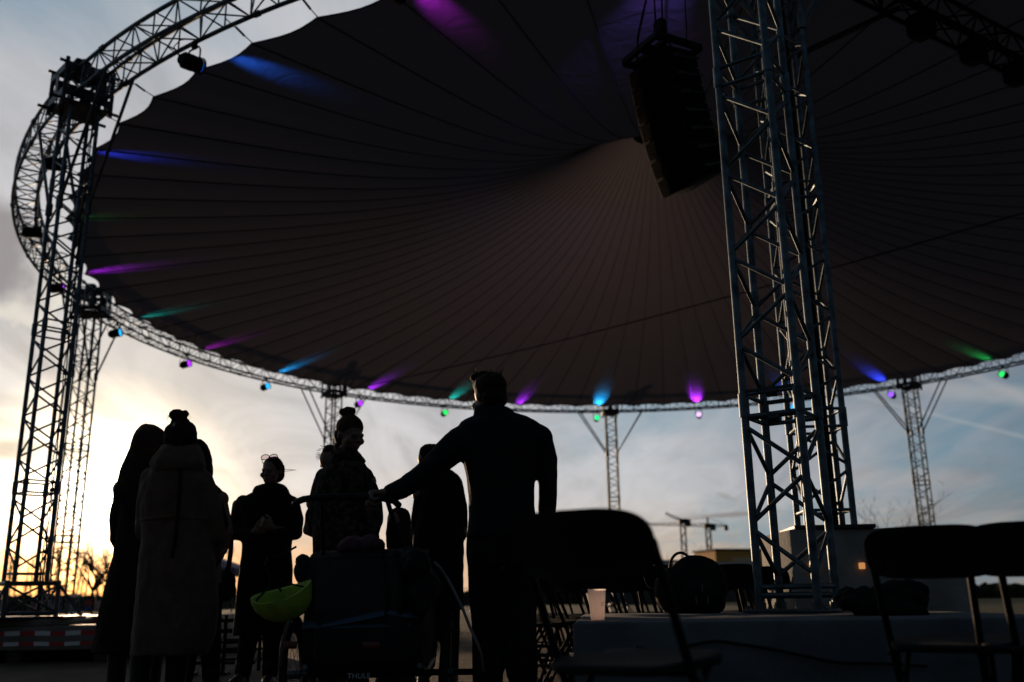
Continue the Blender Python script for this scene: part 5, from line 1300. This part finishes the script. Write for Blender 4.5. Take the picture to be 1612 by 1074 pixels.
def buildings():
    RF = mat('roof_dark', (.05, .045, .045), .8, 0, .25); WL = mat('wall_dark', (.09, .075, .07), .9, 0, .25); OR = mat('ochre_cladding', (.75, .36, .08), .8, 0, .15, 2)
    PN = mat('pale_panel', (.75, .52, .30), .8, 0, .15); GLINT = emit('sun_glint', (1.0, .5, .18), .9)  # emissive panels stand in for sun glints on the sheds, nothing lit inside
    # long low sheds
    def shed(px0, px1, Y, py_e, py_r, label, glints=()):
        a, b = at(px0, 930, Y), at(px1, 930, Y); ze, zr = at(px0, py_e, Y).z, at(px0, py_r, Y).z; o = Vector(((a.x + b.x) / 2, Y, 0)); hw = (b.x - a.x) / 2; dp = 9
        t = thing('shed', label, 'building', o)
        mb = MB(); mb.box((0, dp / 2, ze / 2), (2 * hw, dp, ze)); mb.build('wall', WL, t, org=(0, 0, 0), smooth=False)
        mb = MB(); e = .5; mb.add([(-hw - e, -e, ze - .1), (hw + e, -e, ze - .1), (hw + e, dp / 2, zr), (-hw - e, dp / 2, zr), (-hw - e, dp + e, ze - .1), (hw + e, dp + e, ze - .1), (-hw - e, -e, ze + .05), (hw + e, -e, ze + .05), (hw + e, dp / 2, zr + .18), (-hw - e, dp / 2, zr + .18), (-hw - e, dp + e, ze + .05), (hw + e, dp + e, ze + .05)],
                         [(0, 3, 2, 1), (3, 4, 5, 2), (6, 7, 8, 9), (9, 8, 11, 10), (0, 1, 7, 6), (4, 10, 11, 5), (0, 6, 9, 3), (3, 9, 10, 4), (1, 2, 8, 7), (2, 5, 11, 8)]); rf = mb.build('roof', RF, t, org=(0, 0, 0), smooth=False)
        for px, py, w in glints:
            p = at(px, py, Y - .06) - o; mb = MB(); mb.box(p, (w * mpp(Y), .1, w * .9 * mpp(Y))); mb.build('glint_panel', GLINT, t, org=(0, 0, 0), smooth=False)
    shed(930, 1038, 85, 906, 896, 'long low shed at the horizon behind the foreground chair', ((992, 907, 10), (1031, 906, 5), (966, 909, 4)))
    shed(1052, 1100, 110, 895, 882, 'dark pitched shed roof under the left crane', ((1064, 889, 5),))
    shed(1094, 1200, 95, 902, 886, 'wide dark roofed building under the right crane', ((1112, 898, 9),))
    Y = 125; a, b = at(1126, 930, Y), at(1215, 930, Y); o = Vector(((a.x + b.x) / 2, Y, 0)); zt = at(1126, 867, Y).z
    t = thing('warehouse', 'flat ochre yellow warehouse front behind the roofs, beside the blue-lit tower', 'building', o, rz=R(16))
    mb = MB(); w = (b.x - a.x); mb.box((0, 3, zt / 2), (w, 6, zt)); mb.build('wall', OR, t, org=(0, 0, 0), smooth=False)
    mb = MB(); mb.box((0, 3, zt + .1), (w + .4, 6.4, .2)); mb.build('roof', RF, t, org=(0, 0, 0), smooth=False)
    mb = MB(); mb.box((.4, -.06, zt * .80), (w * .45, .1, zt * .12)); mb.build('sign_panel', PN, t, org=(0, 0, 0), smooth=False)
buildings()
def cranes():
    CR = mat('crane_steel', (.06, .055, .05), .7, .2, .2)
    def crane(px, py_top, Y, label, jib, cjib, luff=0):
        b = at(px, 930, Y); o = Vector((b.x, Y, 0)); h = at(px, py_top, Y).z; t = thing('tower_crane', label, 'crane', o, 'distant tower cranes'); k = mpp(Y)
        mb = MB(); s = .55
        for x in (-s, s):
            for y in (-s, s): mb.tube((x, y, 0), (x, y, h), .12, 5)
        n = int(h / 1.9)
        for i in range(n):
            z0, z1 = i * h / n, (i + 1) * h / n; sg = 1 if i % 2 else -1
            for y in (-s, s): mb.tube((-s * sg, y, z0), (s * sg, y, z1), .09, 4)
            for x in (-s, s): mb.tube((x, -s * sg, z0), (x, s * sg, z1), .09, 4)
        mb.build('mast', CR, t, org=(0, 0, 0))
        mb = MB(); mb.box((0, 0, h + .2), (1.9, 1.7, 1.1)); mb.box((1.2, -.6, h - .2), (1.1, 1.0, 1.6)); mb.build('cab', CR, t, org=(0, 0, 0))
        def boom(a, c, name):
            mb = MB(); a, c = Vector(a), Vector(c); d = c - a; up = Vector((0, 0, 1)); n = max(4, int(d.length / 2)); sd2 = Vector((0, .6, 0))
            for off in (sd2, -sd2, Vector((0, 0, 1.1))): mb.tube(a + off * .6, c + off * .35, .09, 5)
            for i in range(n):
                p, q = a + d * i / n, a + d * (i + 1) / n
                mb.tube(p + sd2 * .5, p.lerp(q, .5) + Vector((0, 0, .5)), .05, 4); mb.tube(p.lerp(q, .5) + Vector((0, 0, .5)), q - sd2 * .5, .05, 4)
            mb.build(name, CR, t, org=(0, 0, 0))
        boom((0, 0, h), (jib[0] * k, 0, h + jib[1] * k), 'jib'); boom((0, 0, h), (cjib[0] * k, 0, h + cjib[1] * k), 'counter_jib')
        mb = MB(); mb.box((cjib[0] * k * .92, 0, h + cjib[1] * k * .92 - .4), (abs(cjib[0]) * k * .2, 1.2, 1.2)); mb.build('counterweight', CR, t, org=(0, 0, 0))
        if not luff:
            mb = MB(); mb.tube((0, 0, h), (0, 0, h + 2.2), .25, 6); mb.tube((0, 0, h + 2.2), (jib[0] * k * .6, 0, h + 1.0), .06, 4); mb.tube((0, 0, h + 2.2), (cjib[0] * k * .8, 0, h + .8), .06, 4); mb.build('apex', CR, t, org=(0, 0, 0))
    crane(1081, 822, 230, 'left of two distant cranes, luffing jib raised to the left', (-26, 13), (8, -2), 1)
    crane(1121, 829, 240, 'right of two distant cranes with a long level jib', (-98, 4), (30, 0))
cranes()
